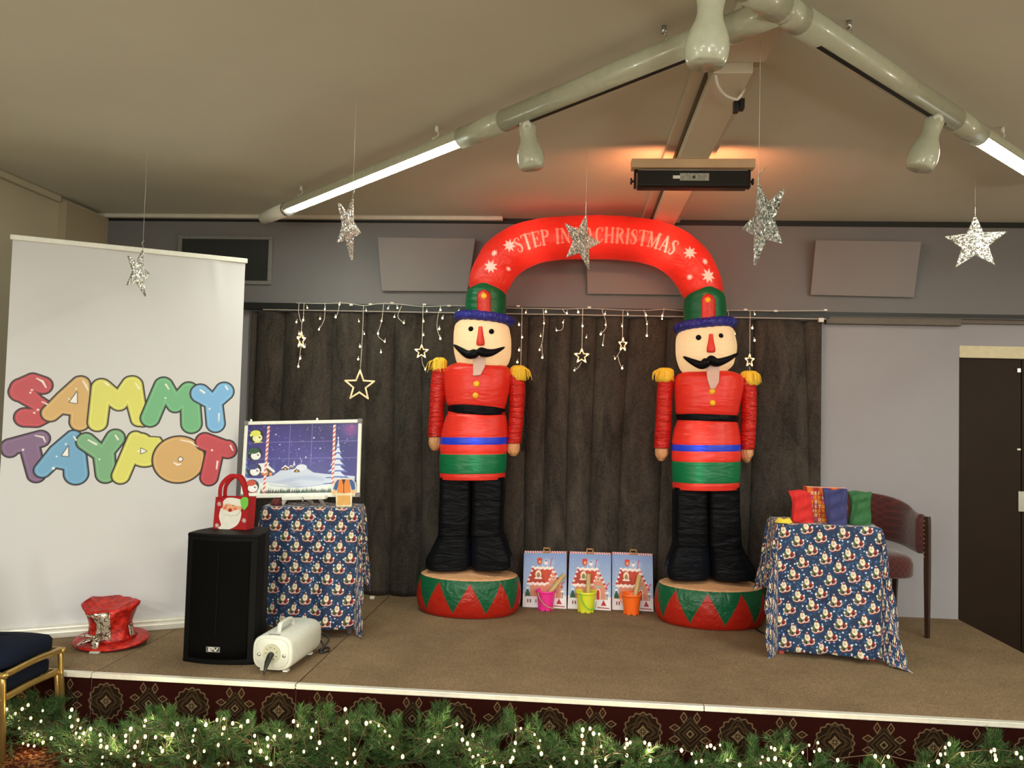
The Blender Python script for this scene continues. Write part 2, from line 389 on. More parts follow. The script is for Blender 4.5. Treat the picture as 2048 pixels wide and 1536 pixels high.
# ------------------------------------------------------------------ stage: three platforms, patterned fascia
XS1, XS0, XSR, YSF = -1.30, -2.32, 2.665, 3.84
def fascia(x0, x1, parent):
    nx, nz = int((x1-x0)/.0028), 112
    xs = np.linspace(x0, x1, nx); zs = np.linspace(0, ZS-.016, nz); X, Z = np.meshgrid(xs, zs)
    C = np.zeros(X.shape+(3,)); C[:] = s2l((34, 9, 6)); aa = .0035
    x_anchor, step, zc = 1.476-.70+.04, .2155, .225
    xa = onY(1476, 1449, YSF)[0]
    k = np.round((X-xa)/step); U = X-xa-k*step; W = Z-(.222-.00*X); odd = (k.astype(int) % 2) == 1
    A = np.abs; tan, dim, fld = (112, 94, 70), (62, 48, 32), (26, 17, 10)
    # type A: hooked diamond
    Ca = C.copy(); D = A(U)+A(W)
    lay(Ca, np.maximum(D-.088, A(U)-.08), fld, aa)
    for r_, cc, w in ((.016, tan, .003), (.034, dim, .003), (.056, dim, .003), (.074, dim, .002)): lay(Ca, A(D-r_)-w, cc, aa)
    for sx, sz in ((.070, .026), (.030, .074)):
        e = np.maximum(A(A(U)-sx)*(.9 if sx > sz else 1.4)+A(A(W)-sz)*(1.4 if sx > sz else .9), 0)
        lay(Ca, A(e-.021)-.0025, tan, aa); lay(Ca, e-.006, dim, aa)
    # type B: round lace
    Cb = C.copy(); R = np.hypot(U, W); th = np.arctan2(W, U)
    lay(Cb, np.maximum(D-.105, R-.088), fld, aa)
    for r_, cc in ((.018, tan), (.04, dim), (.062, dim)): lay(Cb, A(R-r_*(1+.18*np.cos(4*th)))-.0024, cc, aa)
    lay(Cb, A(R-.083*(1+.05*np.cos(16*th)))-.0026, tan, aa, .7); lay(Cb, A(D-.06)-.002, dim, aa)
    for q in (0, 1): lay(Cb, np.minimum(A((A(U) if q == 0 else A(W))-.0)-.0015, 9)+np.where(R < .03, 0, 9), tan, aa)
    C = np.where(odd[..., None], Ca, Cb)
    # small rosettes low between the medallions
    k2 = np.floor((X-xa)/step); U2 = X-xa-(k2+.5)*step; R2 = np.hypot(U2, Z-.075); t2 = np.arctan2(Z-.075, U2)
    lay(C, R2-.045*(1+.1*np.cos(8*t2)), fld, aa); lay(C, A(R2-.032*(1+.2*np.cos(8*t2)))-.003, tan, aa, .8); lay(C, A(R2-.014)-.003, dim, aa)
    P = np.stack([X, np.full_like(X, YSF-.002), Z], -1)
    m = MB().grid(P, 0, False, C); m.box(x0, x1, YSF-.001, YSF+.01, 0, ZS-.014)
    return m.build('fascia', 'patterned_carpet', parent, attrs=True)
stages = [(XL+.005, XS0, 'narrow carpeted stage platform at the far left, in front of the white banner'),
          (XS0+.006, XS1, 'carpeted stage platform carrying the black loudspeaker'),
          (XS1+.006, XSR, 'long carpeted stage platform under the nutcrackers')]
for i, (x0, x1, lab) in enumerate(stages):
    s_ = thing('stage_platform', (x0, YSF, 0), lab, 'stage', 'stage platforms')
    b = MB(); b.box(x0, x1, YSF+.025, YW-.002, ZS-.012, ZS)
    if i == 0: b = MB(); b.box(x0, x1, 3.912, YW-.002, ZS-.012, ZS); b.box(x0, x1, YSF+.025, 3.907, ZS-.012, ZS)
    b.build('carpet_top', 'stage_carpet', s_, bevel=.002)
    MB().box(x0+.003, x1-.003, YSF+.012, YW-.002, .002, ZS-.013).build('platform_body', 'black_paint', s_)
    fascia(x0, x1+(.0055 if i < 2 else 0), s_)
    nb = MB()
    for q0, q1 in (((x0, x1),) if i != 2 else ((x0, .622), (.627, x1))):
        nb.box(q0, q1, YSF-.006, YSF+.026, ZS-.012, ZS+.003); nb.box(q0, q1, YSF-.006, YSF-.003, ZS-.02, ZS-.01)
    nb.build('nosing', 'nosing_alu', s_, bevel=.002)

# ------------------------------------------------------------------ upper wall: grille and tilted panels
v = thing('vent_grille', (-2.6, YF, 2.58), 'black wall grille in a grey frame, half hidden by the banner', 'vent')
b = MB()
for q in ((-2.98, -2.255, 2.585, 2.613), (-2.98, -2.255, 2.92, 2.945), (-2.98, -2.95, 2.613, 2.92), (-2.285, -2.255, 2.613, 2.92)):
    b.box(q[0], q[1], YF-.02, YF-.001, q[2], q[3])
b.build('frame', 'vent_frame', v, bevel=.004)
MB().box(-2.95, -2.285, YF-.010, YF-.001, 2.613, 2.92).build('grille', 'vent_dark', v)
for (a, bb, c_, d_), lab in ((((755, 474), (951, 477), (935, 583), (763, 582)), 'grey acoustic panel on upper wall left of the red arch'),
                            (((1172, 490), (1372, 494), (1365, 590), (1175, 588)), 'grey acoustic panel on upper wall seen through the red arch'),
                            (((1632, 480), (1843, 483), (1828, 595), (1621, 590)), 'grey acoustic panel on upper wall right of the red arch')):
    T = [onY(*a, YF-.10), onY(*bb, YF-.10)]; B_ = [onY(*c_, YF-.035), onY(*d_, YF-.035)]
    P = T+B_; n = np.cross(P[1]-P[0], P[3]-P[0]); n /= np.linalg.norm(n); n *= -1 if n[1] < 0 else 1
    m = MB().prism([P[0], P[1], P[2], P[3]], n*.03)
    for xx in (.2, .8):
        t_ = P[0]+(P[1]-P[0])*xx; m.box(t_[0]-.01, t_[0]+.01, YF-.09, YF, t_[2]-.06, t_[2]-.04)
    tag(m.build('acoustic_panel', 'panel_grey', bevel=.003), lab, 'panel', 'acoustic panels on the upper wall')

# ------------------------------------------------------------------ ceiling beam, cable, lighting board with bar lamp
XBM = .578
bt = thing('ceiling_beam', (XBM, 4.5, ZC), 'white boxed beam running along the ceiling to the back wall', 'beam')
b = MB(); b.box(XBM-.135, XBM+.135, 3.24, YF-.005, ZC-.028, ZC-.001); b.build('base_plate', 'beam_white', bt, bevel=.003)
b = MB(); b.box(XBM-.075, XBM+.075, 3.12, YF-.005, ZC-.10, ZC-.028); b.box(XBM-.075+.02, XBM+.12, 2.6, 3.12, ZC-.06, ZC-.001); b.build('box_cover', 'beam_white', bt, bevel=.004)
b = MB(); b.box(XBM-.083, XBM-.0755, 3.26, YF-.01, ZC-.06, ZC-.028); b.box(XBM+.0755, XBM+.083, 3.26, YF-.01, ZC-.06, ZC-.028); b.build('joint_strip', 'beam_gap', bt)
pc = [onZ(1431, 150, 2.99), onZ(1436, 172, 2.965), onZ(1450, 190, 2.955), onZ(1472, 199, 2.955), onZ(1481, 192, 2.965), onZ(1485, 185, 2.985), onZ(1489, 178, 3.02)]
cb = thing('power_cable', tuple(pc[3]), 'white cable loop with a black plug hanging from the ceiling beam', 'cable')
MB().tube(spline(pc, 24), .006, 8).build('cable', 'wire_white', cb)
pp = onZ(1478, 210, 2.955); b = MB(); b.box(pp[0]-.022, pp[0]-.002, pp[1]-.02, pp[1]+.02, pp[2]-.03, pp[2]+.018); b.box(pp[0]+.001, pp[0]+.02, pp[1]-.018, pp[1]+.022, pp[2]-.02, pp[2]+.022); b.tube([pp, pc[4]], .005)
b.build('plug', 'black_plastic', cb, bevel=.003)

f = thing('bar_lamp', (XBM, 4.18, 2.95), 'black bar lamp hung under a wooden board on the ceiling beam', 'lamp')
zb1 = ZC-.101; zb0 = zb1-.045
MB().box(.262, .886, 4.14, 4.215, zb0, zb1).build('mounting_board', 'pine_board', f, bevel=.003)
x0, x1, zt, zl, ym = .285, .865, zb0-.012, zb0-.088, 4.16
b = MB(); prof = [(0, 0), (.0, -.076), (.02, -.084), (.075, -.084), (.095, -.06), (.095, -.0), (.06, .006)]
b.prism([(x0+.012, ym+p, zt+q) for p, q in prof], (x1-x0-.024, 0, 0)); b.build('housing', 'black_metal', f, bevel=.002)
MB().box(x0+.012, x1-.012, ym+.0, ym+.004, zt+.001, zt+.006).build('edge_strip', 'steel', f)
for xx, sg in ((x0, -1), (x1, 1)):
    b = MB(); b.box(xx-.006, xx+.006, ym+.02, ym+.06, zl-.004, zb0-.002); b.box(min(xx, xx-sg*.04), max(xx, xx-sg*.04), ym+.02, ym+.06, zb0-.008, zb0-.0005)
    b.build('bracket', 'black_metal', f)
for xx, sg in ((x0, -1), (x1, 1)):
    MB().tube([(xx, ym+.04, zt-.045), (xx+sg*.014, ym+.04, zt-.045), (xx+sg*.016, ym+.04, zt-.045), (xx+sg*.024, ym+.04, zt-.045)], [.006, .006, .017, .017], 14, caps=True, smooth=False).build('knob', 'black_plastic', f)
b = MB(); b.box(x0+.19, x0+.225, ym-.0025, ym-.0005, zt-.042, zt-.026); b.build('tag', 'white_plastic', f)
pX, pZ = np.meshgrid(np.linspace(x0+.225, x0+.372, 90), np.linspace(zt-.052, zt-.014, 24)); C = np.ones(pX.shape+(3,))*np.array(s2l((170, 168, 158)))
for k in range(5):
    zz = zt-.046+.0065*k
    for q in range(14):
        xx = x0+.23+.0095*q
        if random.random() < .6: lay(C, d_box(pX, pZ, xx, xx+.007, zz, zz+.0028), (95, 92, 86), .002)
lay(C, np.hypot(pX-(x0+.296), pZ-(zt-.034))-.008, (60, 55, 50), .002)
vcol('printed_paper', .6)
MB().grid(np.stack([pX, np.full_like(pX, ym-.002), pZ], -1), 0, False, C).build('rating_label', 'printed_paper', f, attrs=True, solid=.001)
emis('bar_glow', (255, 150, 98), 120)
q = MB().box(x0+.03, x1-.03, ym+.0955, ym+.098, zt-.064, zt-.018).build('lamp_glass', 'bar_glow', f)

# ------------------------------------------------------------------ lighting run of tubes under the ceiling
ZT = 2.985
APX = np.array([.63, 2.60, ZT]); DL = np.array([-1, 1, 0])/math.sqrt(2); DR = np.array([1, 1, 0])/math.sqrt(2)
def P_on(px, py, o, d):   # distance along a run where a pixel's column of sight crosses it
    r = ray(px, py); n = np.cross(r, (0, 0, 1)); t = -np.dot(o-CAM, n)/np.dot(d, n); return t
def run(name, o, d, segs, lab):
    """segs: (kind, t0, t1) along d; kinds body, slot, lit, end"""
    up = np.array((0, 0, 1.)); t_ = thing(name, tuple(o+d*(segs[0][1]+segs[-1][2])/2+up*.03), lab, 'light fitting', 'tube lighting runs under the ceiling')
    for k, a, b_ in segs:
        A_, B_ = o+d*a, o+d*b_
        if k in ('body', 'slot'):
            m = MB().tube([A_, A_+d*.001, B_-d*.001, B_], [.045, .050, .050, .045], 24); m.build('tube_housing', 'white_enamel', t_)
            if k == 'slot': MB().beam(A_+d*.12-up*.046, B_-d*.1-up*.046, .018, .010).build('track_slot', 'slot_black', t_)
        elif k == 'end':
            MB().tube([A_, A_+d*(b_-a)*.6, A_+d*(b_-a)*.9, B_], [.045, .045, .038, .018], 20).build('end_cap', 'white_plastic', t_)
            MB().tube([A_-d*.004, A_+d*.02], [.049, .049], 20).build('collar', 'steel', t_)
        elif k == 'lit':
            # open trough: upper half shell, lamp below
            R = []
            for P_ in (A_, B_):
                s_ = np.cross(d, up); R.append([P_+s_*.047*math.cos(x)+up*.047*math.sin(x) for x in np.linspace(-.5, PI+.5, 16)]+[P_+s_*.042*math.cos(x)+up*(.042*math.sin(x)) for x in np.linspace(PI+.5, -.5, 16)])
            MB().rings(R, 0, True, caps=False).build('tube_housing', 'white_enamel', t_)
            MB().tube([A_+d*.02-up*.004, B_-d*.02-up*.002], .030, 16).build('fluorescent_lamp', 'lit_tube', t_)
    return t_
tl = [P_on(x, y, APX, DL) for x, y in ((1460, 40), (1010, 215), (925, 257), (578, 388), (524, 406))]
run('tube_light', APX, DL, [('slot', tl[0], tl[1]), ('body', tl[1]+.004, tl[2]), ('lit', tl[2], tl[3]), ('end', tl[3], tl[4])], 'left arm of the tube lighting, with a lit fluorescent lamp at its far end')
tr = [P_on(x, y, APX, DR) for x, y in ((1600, 55), (1908, 225), (1957, 260))]
run('tube_light', APX, DR, [('slot', tr[0], tr[1]), ('body', tr[1]+.004, tr[2]), ('lit', tr[2], tr[2]+1.15), ('end', tr[2]+1.15, tr[2]+1.4)], 'right arm of the tube lighting, with a lit fluorescent lamp running out of view')
run('tube_light', APX, -DR, [('slot', .20, 1.3)], 'near arm of the tube lighting at the top edge, carrying the biggest spotlight')
hub = MB()
for d_, L_ in ((DL, tl[0]), (DR, tr[0]), (-DR, .20)): hub.tube([APX, APX+d_*(L_-.004)], .0495, 24)
hub.ball(APX, .051, 16, 10)
tag(hub.build('tube_corner', 'white_enamel'), 'white corner joint where the tube lighting arms meet at the ceiling', 'light fitting')
for i, (x, y, lab) in enumerate(((1328, 48, 'between the near spotlight and the left one'), (1698, 48, 'above the right arm near the corner joint'), (874, 240, 'above the bright end of the left lit lamp'), (603, 355, 'above the dark end of the left lit lamp'), (2005, 245, 'above the right lit lamp'))):
    o_, d_ = (APX, DR) if x > 1540 else (APX, DL)
    t_ = P_on(x, y, o_, d_); p = o_+d_*t_
    m = MB().tube([p+(0, 0, .112), p+(0, 0, .085)], .009, 10); m.tube(spline([p+(0, 0, .09), p+(.01, 0, .075), p+(.004, 0, .062), p+(-.012, 0, .05)], 12), .0025, 6); m.obox(p+(-.012, 0, .042), ((1, 0, 0), (0, 1, 0), (0, 0, 1)), (.007, .007, .010))
    tag(m.build('ceiling_hook', 'wire_white' if i > 1 else 'steel'), 'small suspension hook '+lab, 'hook', 'suspension hooks of the tube lighting')

def spot(att, shade_top, shade_bot, lab, w=.062):
    att, a, b_ = map(np.array, (att, shade_top, shade_bot)); o = thing('spotlight', tuple(att), lab, 'spotlight', 'white track spotlights')
    d = (b_-a)/np.linalg.norm(b_-a); L_ = np.linalg.norm(b_-a)
    MB().obox(att, (DL if lab[0] == 's' else DR, (0, 0, 1), np.cross(DL, (0, 0, 1))), (.03, .008, .014)).build('track_adapter', 'white_plastic', o, bevel=.002)
    MB().tube([att, att*.5+(a+d*.03)*.5, a+d*.03], [.012, .010, .010], 12).build('arm', 'white_plastic', o)
    prof = [(0, .006), (.01, .026), (.05, .037), (.14, .040), (.24, .036), (.34, .035), (.44, .040), (.56, .051), (.68, .058), (.80, .0605), (.90, .058), (.97, .052), (1, .049), (.985, .046), (.9, .05)]
    MB().tube([a+d*L_*p for p, _ in prof], [r*w/.062 for _, r in prof], 28).build('shade', 'white_enamel', o)
    side = np.cross(d, (0, 1, .2)); side /= np.linalg.norm(side); n = np.cross(side, d); n *= -1 if n[1] > 0 else 1
    c = a+d*.022; MB().tube([c, c+n*.036, c+n*.0365, c+n*.038], [.019, .019, .016, .016], 18).build('swivel_cap', 'white_plastic', o)
    MB().tube([b_-d*.03, b_-d*.012], [.03, .034], 16).build('lamp_face', 'white_plastic', o)
t1 = P_on(1053, 215, APX, DL); a1 = APX+DL*t1-np.array((0, 0, .055))
def offp(px, py, ref):  # point seen at a pixel, as far away as ref
    r = ray(px, py); return CAM+r*np.dot(ref-CAM, FW)
spot(a1, offp(1054, 246, a1), offp(1064, 338, a1), 'small white spotlight hanging from the left arm of the tube lighting')
t3 = P_on(1868, 213, APX, DR); a3 = APX+DR*t3-np.array((0, 0, .055))
spot(a3, offp(1872, 232, a3), offp(1838, 338, a3), 'white spotlight hanging from the right arm, above the far right silver star')
a2 = APX-DR*.42-np.array((0, 0, .055))
spot(a2, offp(1424, -22, a2-np.array((0, .12, 0))), offp(1411, 131, a2-np.array((0, .12, 0))), 'big near white spotlight cut by the top edge of the view')
for (x, y, z) in ((700, 188, 0), (1163, 289, 0), (1952, 342, 0)):
    pass
# ================================================================== roller banner with bubble lettering
vcol('banner_film', .42, .4)
BL, BR = onZ(-22, 1281, ZS+.0), onZ(465, 1243, ZS+.0)
bu = BR-BL; BWID = np.linalg.norm(bu); bu /= BWID; bn = np.cross(bu, (0, 0, 1.)); 
if bn[1] > 0: bn = -bn
ZTOP = 2.60
def to_uv(px, py):
    p = onP(px, py, BL, bn); return np.dot(p-BL, bu), p[2]
K = 500/2048.
def zl(x, y): return to_uv(x*K, 720+y*K)
def zr(x, y, r):
    u0, v0 = zl(x, y); u1, v1 = zl(x+10, y); u2, v2 = zl(x, y+10)
    return (u0, v0, r*math.sqrt(abs((u1-u0)*(v2-v0)))/10)
ban = thing('roller_banner', tuple((BL+BR)/2), 'tall white roller banner with rainbow bubble letters, on the stage left', 'banner')
zs = np.concatenate([np.linspace(ZS+.06, 1.10, 14), np.linspace(1.102, 1.90, 360), np.linspace(1.91, ZTOP-.02, 40)])
us = np.linspace(.012, BWID-.012, 600); U, Z = np.meshgrid(us, zs)
C = np.zeros(U.shape+(3,)); C[:] = s2l((206, 205, 208)); aa = .0026
RED, TAN, YEL, GRN, BLU, PUR = (190, 74, 84), (210, 172, 112), (216, 214, 108), (112, 178, 132), (122, 178, 228), (128, 100, 136)
LET = [
 (RED, [[(352, 208, 70), (270, 178, 68), (180, 235, 84), (165, 260, 80)], [(185, 265, 80), (300, 350, 62), (370, 400, 66)], [(375, 440, 70), (300, 475, 74), (205, 470, 76)]], []),
 (TAN, [[(655, 195, 60), (540, 320, 75), (415, 435, 68)], [(665, 200, 66), (668, 350, 74), (655, 505, 74)], [(500, 390, 50), (640, 400, 60)], [(600, 320, 60)]], [[(570, 345), (632, 262), (632, 355)]]),
 (YEL, [[(832, 230, 74), (800, 510, 72)], [(840, 235, 74), (975, 345, 68)], [(1075, 205, 70), (975, 345, 68)], [(1085, 210, 76), (1140, 480, 62), (1170, 500, 45)]], []),
 (GRN, [[(1340, 215, 70), (1230, 475, 70)], [(1345, 220, 68), (1435, 365, 62)], [(1545, 255, 70), (1435, 365, 62)], [(1555, 265, 70), (1568, 520, 76)]], []),
 (BLU, [[(1640, 275, 72), (1745, 350, 58)], [(1835, 258, 70), (1750, 350, 58)], [(1750, 370, 66), (1765, 520, 68)]], []),
 (PUR, [[(85, 715, 64), (85, 735, 60)], [(85, 712, 66), (335, 645, 66)], [(240, 690, 72), (300, 935, 66)]], []),
 ((112, 166, 206), [[(600, 635, 58), (480, 760, 75), (350, 900, 62)], [(605, 640, 62), (615, 800, 84), (625, 930, 88)], [(440, 830, 50), (580, 845, 60)], [(545, 770, 60)]], [[(508, 782), (560, 706), (560, 788)]]),
 ((120, 172, 130), [[(705, 668, 70), (840, 775, 60)], [(945, 640, 70), (850, 775, 60)], [(855, 790, 78), (868, 930, 74)]], []),
 (YEL, [[(1110, 645, 60), (1060, 780, 66), (990, 945, 66)], [(1150, 690, 90), (1190, 730, 140)], [(1120, 790, 60), (1200, 800, 68)]], [[(1155, 722), (1200, 746), (1155, 766)]]),
 ((208, 168, 110), 'O', []),
 (RED, [[(1676, 668, 68), (1862, 735, 66)], [(1862, 720, 60), (1870, 740, 60)], [(1762, 730, 66), (1712, 958, 66)]], []),
]
def lit(c, f): return tuple(np.clip(np.array(c)*f+(255*(f-1)*.25 if f > 1 else 0), 0, 255))
for c, st, holes in LET:
    if st == 'O':
        cu, cv, r_ = zr(1465, 815, 204); d = d_ell(U, Z, cu, cv, r_*1.02, r_*.98)
        hu, hv, hr = zr(1478, 812, 16); dh = np.hypot(U-hu, Z-hv)-hr
    else:
        d = np.full(U.shape, 1e9)
        for s_ in st: d = np.minimum(d, d_stroke(U, Z, [zr(p[0], p[1], p[2]*1.08+2) for p in s_]))
        dh = None
        for h in holes: dh = d_poly(U, Z, [zl(*p) for p in h])
    px = zr(600, 700, 1)[2]
    lay(C, d-7*px, (28, 16, 22), aa); lay(C, d+6*px, lit(c, .86), aa*1.6); lay(C, d+15*px, c, aa*3)
    lay(C, np.abs(d+22*px)-1.5*px, lit(c, 1.22), aa*2.5, .6); 
    if dh is not None: lay(C, dh-6*px, (40, 22, 26), aa); lay(C, dh, (240, 238, 236), aa)
for st in ([(300, 150, 4), (350, 175, 9), (378, 225, 5)], [(345, 342, 4), (388, 362, 6)], [(680, 170, 5), (705, 210, 8), (722, 250, 4)], [(858, 182, 4), (885, 205, 8)], [(1110, 190, 4), (1140, 235, 7)],
           [(1358, 200, 7), (1382, 238, 5)], [(1640, 245, 7), (1672, 268, 8)], [(1845, 215, 6), (1862, 240, 7)], [(1792, 440, 6), (1790, 500, 4)], [(290, 618, 4), (355, 632, 7), (372, 670, 4)],
           [(605, 625, 5), (625, 655, 7)], [(725, 655, 6), (790, 690, 8)], [(945, 615, 6), (968, 650, 7)], [(1425, 840, 5), (1455, 858, 8), (1480, 850, 5)], [(1780, 830, 7), (1772, 890, 5)],
           [(1480, 655, 4), (1560, 672, 5), (1620, 710, 3)], [(1885, 700, 6), (1905, 740, 4)], [(262, 246, 8)], [(250, 268, 8)], [(312, 408, 9)], [(282, 433, 8)], [(190, 735, 9)], [(568, 320, 7)], [(625, 235, 7)],
           [(540, 688, 8)], [(465, 790, 7)], [(815, 812, 7)], [(438, 886, 12)], [(1735, 738, 8)], [(1355, 312, 7)], [(1715, 400, 8)], [(1135, 745, 9)]):
    lay(C, d_stroke(U, Z, [zr(*p) for p in st]), (248, 244, 238), aa*1.6, .85)
w = .004*np.sin(U*9+Z*2)+.006*np.exp(-((U-BWID*.86-(2.45-Z)*.12)/.035)**2)*np.clip((Z-2.2)/.3, 0, 1)+.003*np.sin(Z*11+U*3)*np.clip((Z-2)/.6, 0, 1)
P = BL[None, None]+bu*U[..., None]; P[..., 2] = Z; P = P+bn*(w+.012)[..., None]
MB().grid(P, 0, True, C).build('banner_sheet', 'banner_film', ban, attrs=True)
b = MB().beam(BL+bn*.012+(0, 0, ZTOP-.012-ZS), BR+bn*.012+(0, 0, ZTOP-.012-ZS), .026, .03); b.build('top_rail', 'white_plastic', ban, bevel=.005)
b = MB().beam(BL+(0, 0, .045), BR+(0, 0, .045), .13, .035); b.beam(BL+(0, 0, .02), BR+(0, 0, .02), .16, .04)
b.build('base_cassette', 'nosing_alu', ban, bevel=.008)
MB().tube([(BL+BR)/2-bn*.03+(0, 0, .06), (BL+BR)/2-bn*.03+(0, 0, ZTOP-ZS-.04)], .009, 8).build('support_pole', 'steel', ban)

# ================================================================== loudspeaker
plain('speaker_body', (7, 7, 7), .55, spec=.12, bump=.3, bscale=400)
plain('speaker_grille', (5, 5, 5), .7, spec=.06, bump=.6, bscale=900)
sx0, sx1, sy = -1.988, -1.612, 4.10; szt = 1.012
spk = thing('loudspeaker', ((sx0+sx1)/2, sy+.15, ZS), 'tall black loudspeaker with a curved grille, standing on the stage', 'loudspeaker')
def plan(z, gx=0, gy=0, dep=.30):
    cx = (sx0+sx1)/2; hw = (sx1-sx0)/2-gx; pts = []
    for a in np.linspace(-1, 1, 15): pts.append((cx+hw*a, sy+gy-.030*(1-a*a), z))
    pts += [(cx+hw, sy+.10, z), (cx+hw*.72, sy+dep, z), (cx-hw*.72, sy+dep, z), (cx-hw, sy+.10, z)]
    return pts
b = MB(); b.rings([plan(ZS+.0), plan(ZS+.012, -.002), plan(ZS+.02, 0), plan(szt-.02, 0), plan(szt-.008, -.002, -.002), plan(szt, .004)], 0, False); b.build('cabinet', 'speaker_body', spk, bevel=.004)
cx = (sx0+sx1)/2; G = []
for z in np.linspace(ZS+.03, szt-.035, 12):
    G.append([(cx+.158*a, sy-.030*(1-a*a)-.006-.004*(1-abs(a)**8), z) for a in np.linspace(-1, 1, 25)])
MB().grid(G).build('grille', 'speaker_grille', spk, solid=.004)
MB().box(cx-.002, cx+.002, sy-.0455, sy-.036, ZS+.16, szt-.08).build('grille_rib', 'speaker_body', spk)
c0 = onY(426, 1299, sy-.048); gx, gz = np.meshgrid(np.linspace(c0[0]-.037, c0[0]+.037, 100), np.linspace(c0[2]-.0145, c0[2]+.0145, 40))
C = np.zeros(gx.shape+(3,)); C[:] = s2l((186, 186, 180)); lay(C, -(d_box(gx, gz, c0[0]-.034, c0[0]+.034, c0[2]-.0115, c0[2]+.0115)), (60, 60, 58), .001)
lay(C, d_box(gx, gz, c0[0]-.033, c0[0]+.033, c0[2]-.0105, c0[2]+.0105), (60, 60, 58), .001)
for st in ([(-.022, .008), (-.022, -.008)], [(-.022, .008), (-.008, .008)], [(-.022, 0), (-.010, 0)], [(-.022, -.008), (-.008, -.008)], [(.002, .008), (.012, -.008), (.024, .008)], [(-.003, .009), (-.003, -.002)]):
    lay(C, d_stroke(gx, gz, [(c0[0]+p, c0[2]+q, .0018) for p, q in st]), (225, 225, 220), .001)
MB().grid(np.stack([gx, np.full_like(gx, sy-.047), gz], -1), 0, False, C).build('badge', 'printed_paper', spk, attrs=True, solid=.003)

# ================================================================== felt Santa bag on the loudspeaker
plain('felt_red', (164, 20, 26), .95, var=.1, nscale=60, bump=.4, bscale=500)
plain('felt_white', (226, 222, 212), .95, bump=.4, bscale=500)
plain('felt_green', (110, 190, 70), .95); plain('felt_skin', (226, 170, 130), .95); plain('felt_nose', (170, 20, 28), .9); plain('felt_cheek', (222, 110, 90), .9)
yb = sy+.155; zb = szt
Fb = lambda x, y: onY(x, y, yb)
bag = thing('gift_bag', tuple(onY(463, 1061, yb+.04)), 'small red felt bag with a white-bearded Santa face, on the loudspeaker', 'bag')
c = [Fb(426, 1060), Fb(492, 1061), Fb(497, 995), Fb(432, 994)]
for p in c[:2]: p[2] = zb+.001
back = [p+np.array((.012, .075, 0)) for p in c]
b = MB(); b.add(c+back, [(0, 1, 2, 3), (5, 4, 7, 6), (4, 0, 3, 7), (1, 5, 6, 2), (0, 4, 5, 1)]); b.build('bag_body', 'felt_red', bag, solid=.003)
for dy, sh in ((-.002, 0), (.075, 10)):
    hp = spline([onY(440+sh, 998, yb+dy), onY(442+sh, 972, yb+dy), onY(456+sh, 955, yb+dy), onY(470+sh, 952, yb+dy), onY(484+sh*.5, 964, yb+dy), onY(493+sh*.2, 998, yb+dy)], 24)
    MB().tube(hp, .011, 8, flat=.18).build('handle', 'felt_red', bag)
def felt(name, pts, m, dy, parent=bag, n=None, th=.003):
    P = spline(pts+[pts[0]], n or len(pts)*5)[:-1] if n != 0 else pts
    return MB().prism([onY(x, y, yb-dy) for x, y in P], (0, th, 0)).build(name, m, parent)
bd = felt('beard', [(441, 1018), (448, 1014), (458, 1022), (480, 1020), (481, 1036), (474, 1050), (460, 1058), (446, 1060), (436, 1056), (442, 1050), (438, 1034)], 'felt_white', .004)
felt('face_patch', [(446, 1008), (462, 1005), (480, 1010), (482, 1020), (464, 1026), (446, 1020)], 'felt_skin', .007)
felt('moustache', [(440, 1018), (452, 1021), (460, 1024), (470, 1021), (480, 1020), (474, 1029), (460, 1031), (447, 1026)], 'felt_white', .010)
felt('hat_trim', [(446, 1003), (454, 996), (468, 996), (484, 1001), (486, 1012), (470, 1011), (456, 1007), (447, 1010)], 'felt_white', .010)
MB().ball(onY(460, 1020, yb-.012), (.010, .006, .009)).build('nose', 'felt_nose', bag)
for x, y in ((450, 1015), (470, 1017)): MB().ball(onY(x, y, yb-.010), (.008, .002, .007)).build('cheek', 'felt_cheek', bag)
for x, y in ((453, 1011), (466, 1011)): MB().ball(onY(x, y, yb-.011), (.0022, .002, .003), 8, 6).build('eye', 'black_plastic', bag)
felt('holly_leaf', [(481, 999), (487, 994), (495, 996), (496, 1004), (495, 1012), (488, 1020), (483, 1013), (481, 1006)], 'felt_green', .013, n=32)
for x, y in ((438.5, 1008), (434, 1051), (488, 1041)):
    m = MB(); p = onY(x, y, yb-.004)
    for k in range(4):
        a = k*PI/4; q = np.array((math.cos(a), 0, math.sin(a)))*.013; m.beam(p-q, p+q, .002, .003, up=(0, 1, 0))
    m.build('snowflake', 'felt_white', bag)

# ================================================================== fog machine
fog = thing('fog_machine', (-1.49, 4.2, ZS), 'white fog machine with a black nozzle, lying beside the loudspeaker', 'fog machine')
ax = np.array([math.sin(.07), math.cos(.07), 0.]); sd = np.array([ax[1], -ax[0], 0]); zz = np.array((0, 0, 1.))
fc = onY(544, 1310, 3.99); fc[2] = ZS+.097
def oct_(t, w, h, dz=0, n=32, ex=3.2):
    a = np.arange(n)*2*PI/n; co, si = np.cos(a), np.sin(a)
    return [fc+ax*t+sd*w*np.sign(x)*abs(x)**(2/ex)+zz*(h*np.sign(y)*abs(y)**(2/ex)+dz) for x, y in zip(co, si)]
b = MB().rings([oct_(0, .096, .079), oct_(.004, .102, .084), oct_(.012, .106, .087), oct_(.37, .106, .087), oct_(.40, .098, .080), oct_(.41, .085, .068)]); b.build('casing', 'fog_white', fog)
MB().rings([oct_(-.004, .086, .070), oct_(.001, .090, .074)]).build('front_plate', 'fog_white', fog)
b = MB().tube([fc-ax*.003, fc-ax*.009], .047, 28, smooth=False); b.tube([fc-ax*.008, fc-ax*.011], [.040, .038], 28, smooth=False); b.build('nozzle_disc', 'white_enamel', fog)
m = MB()
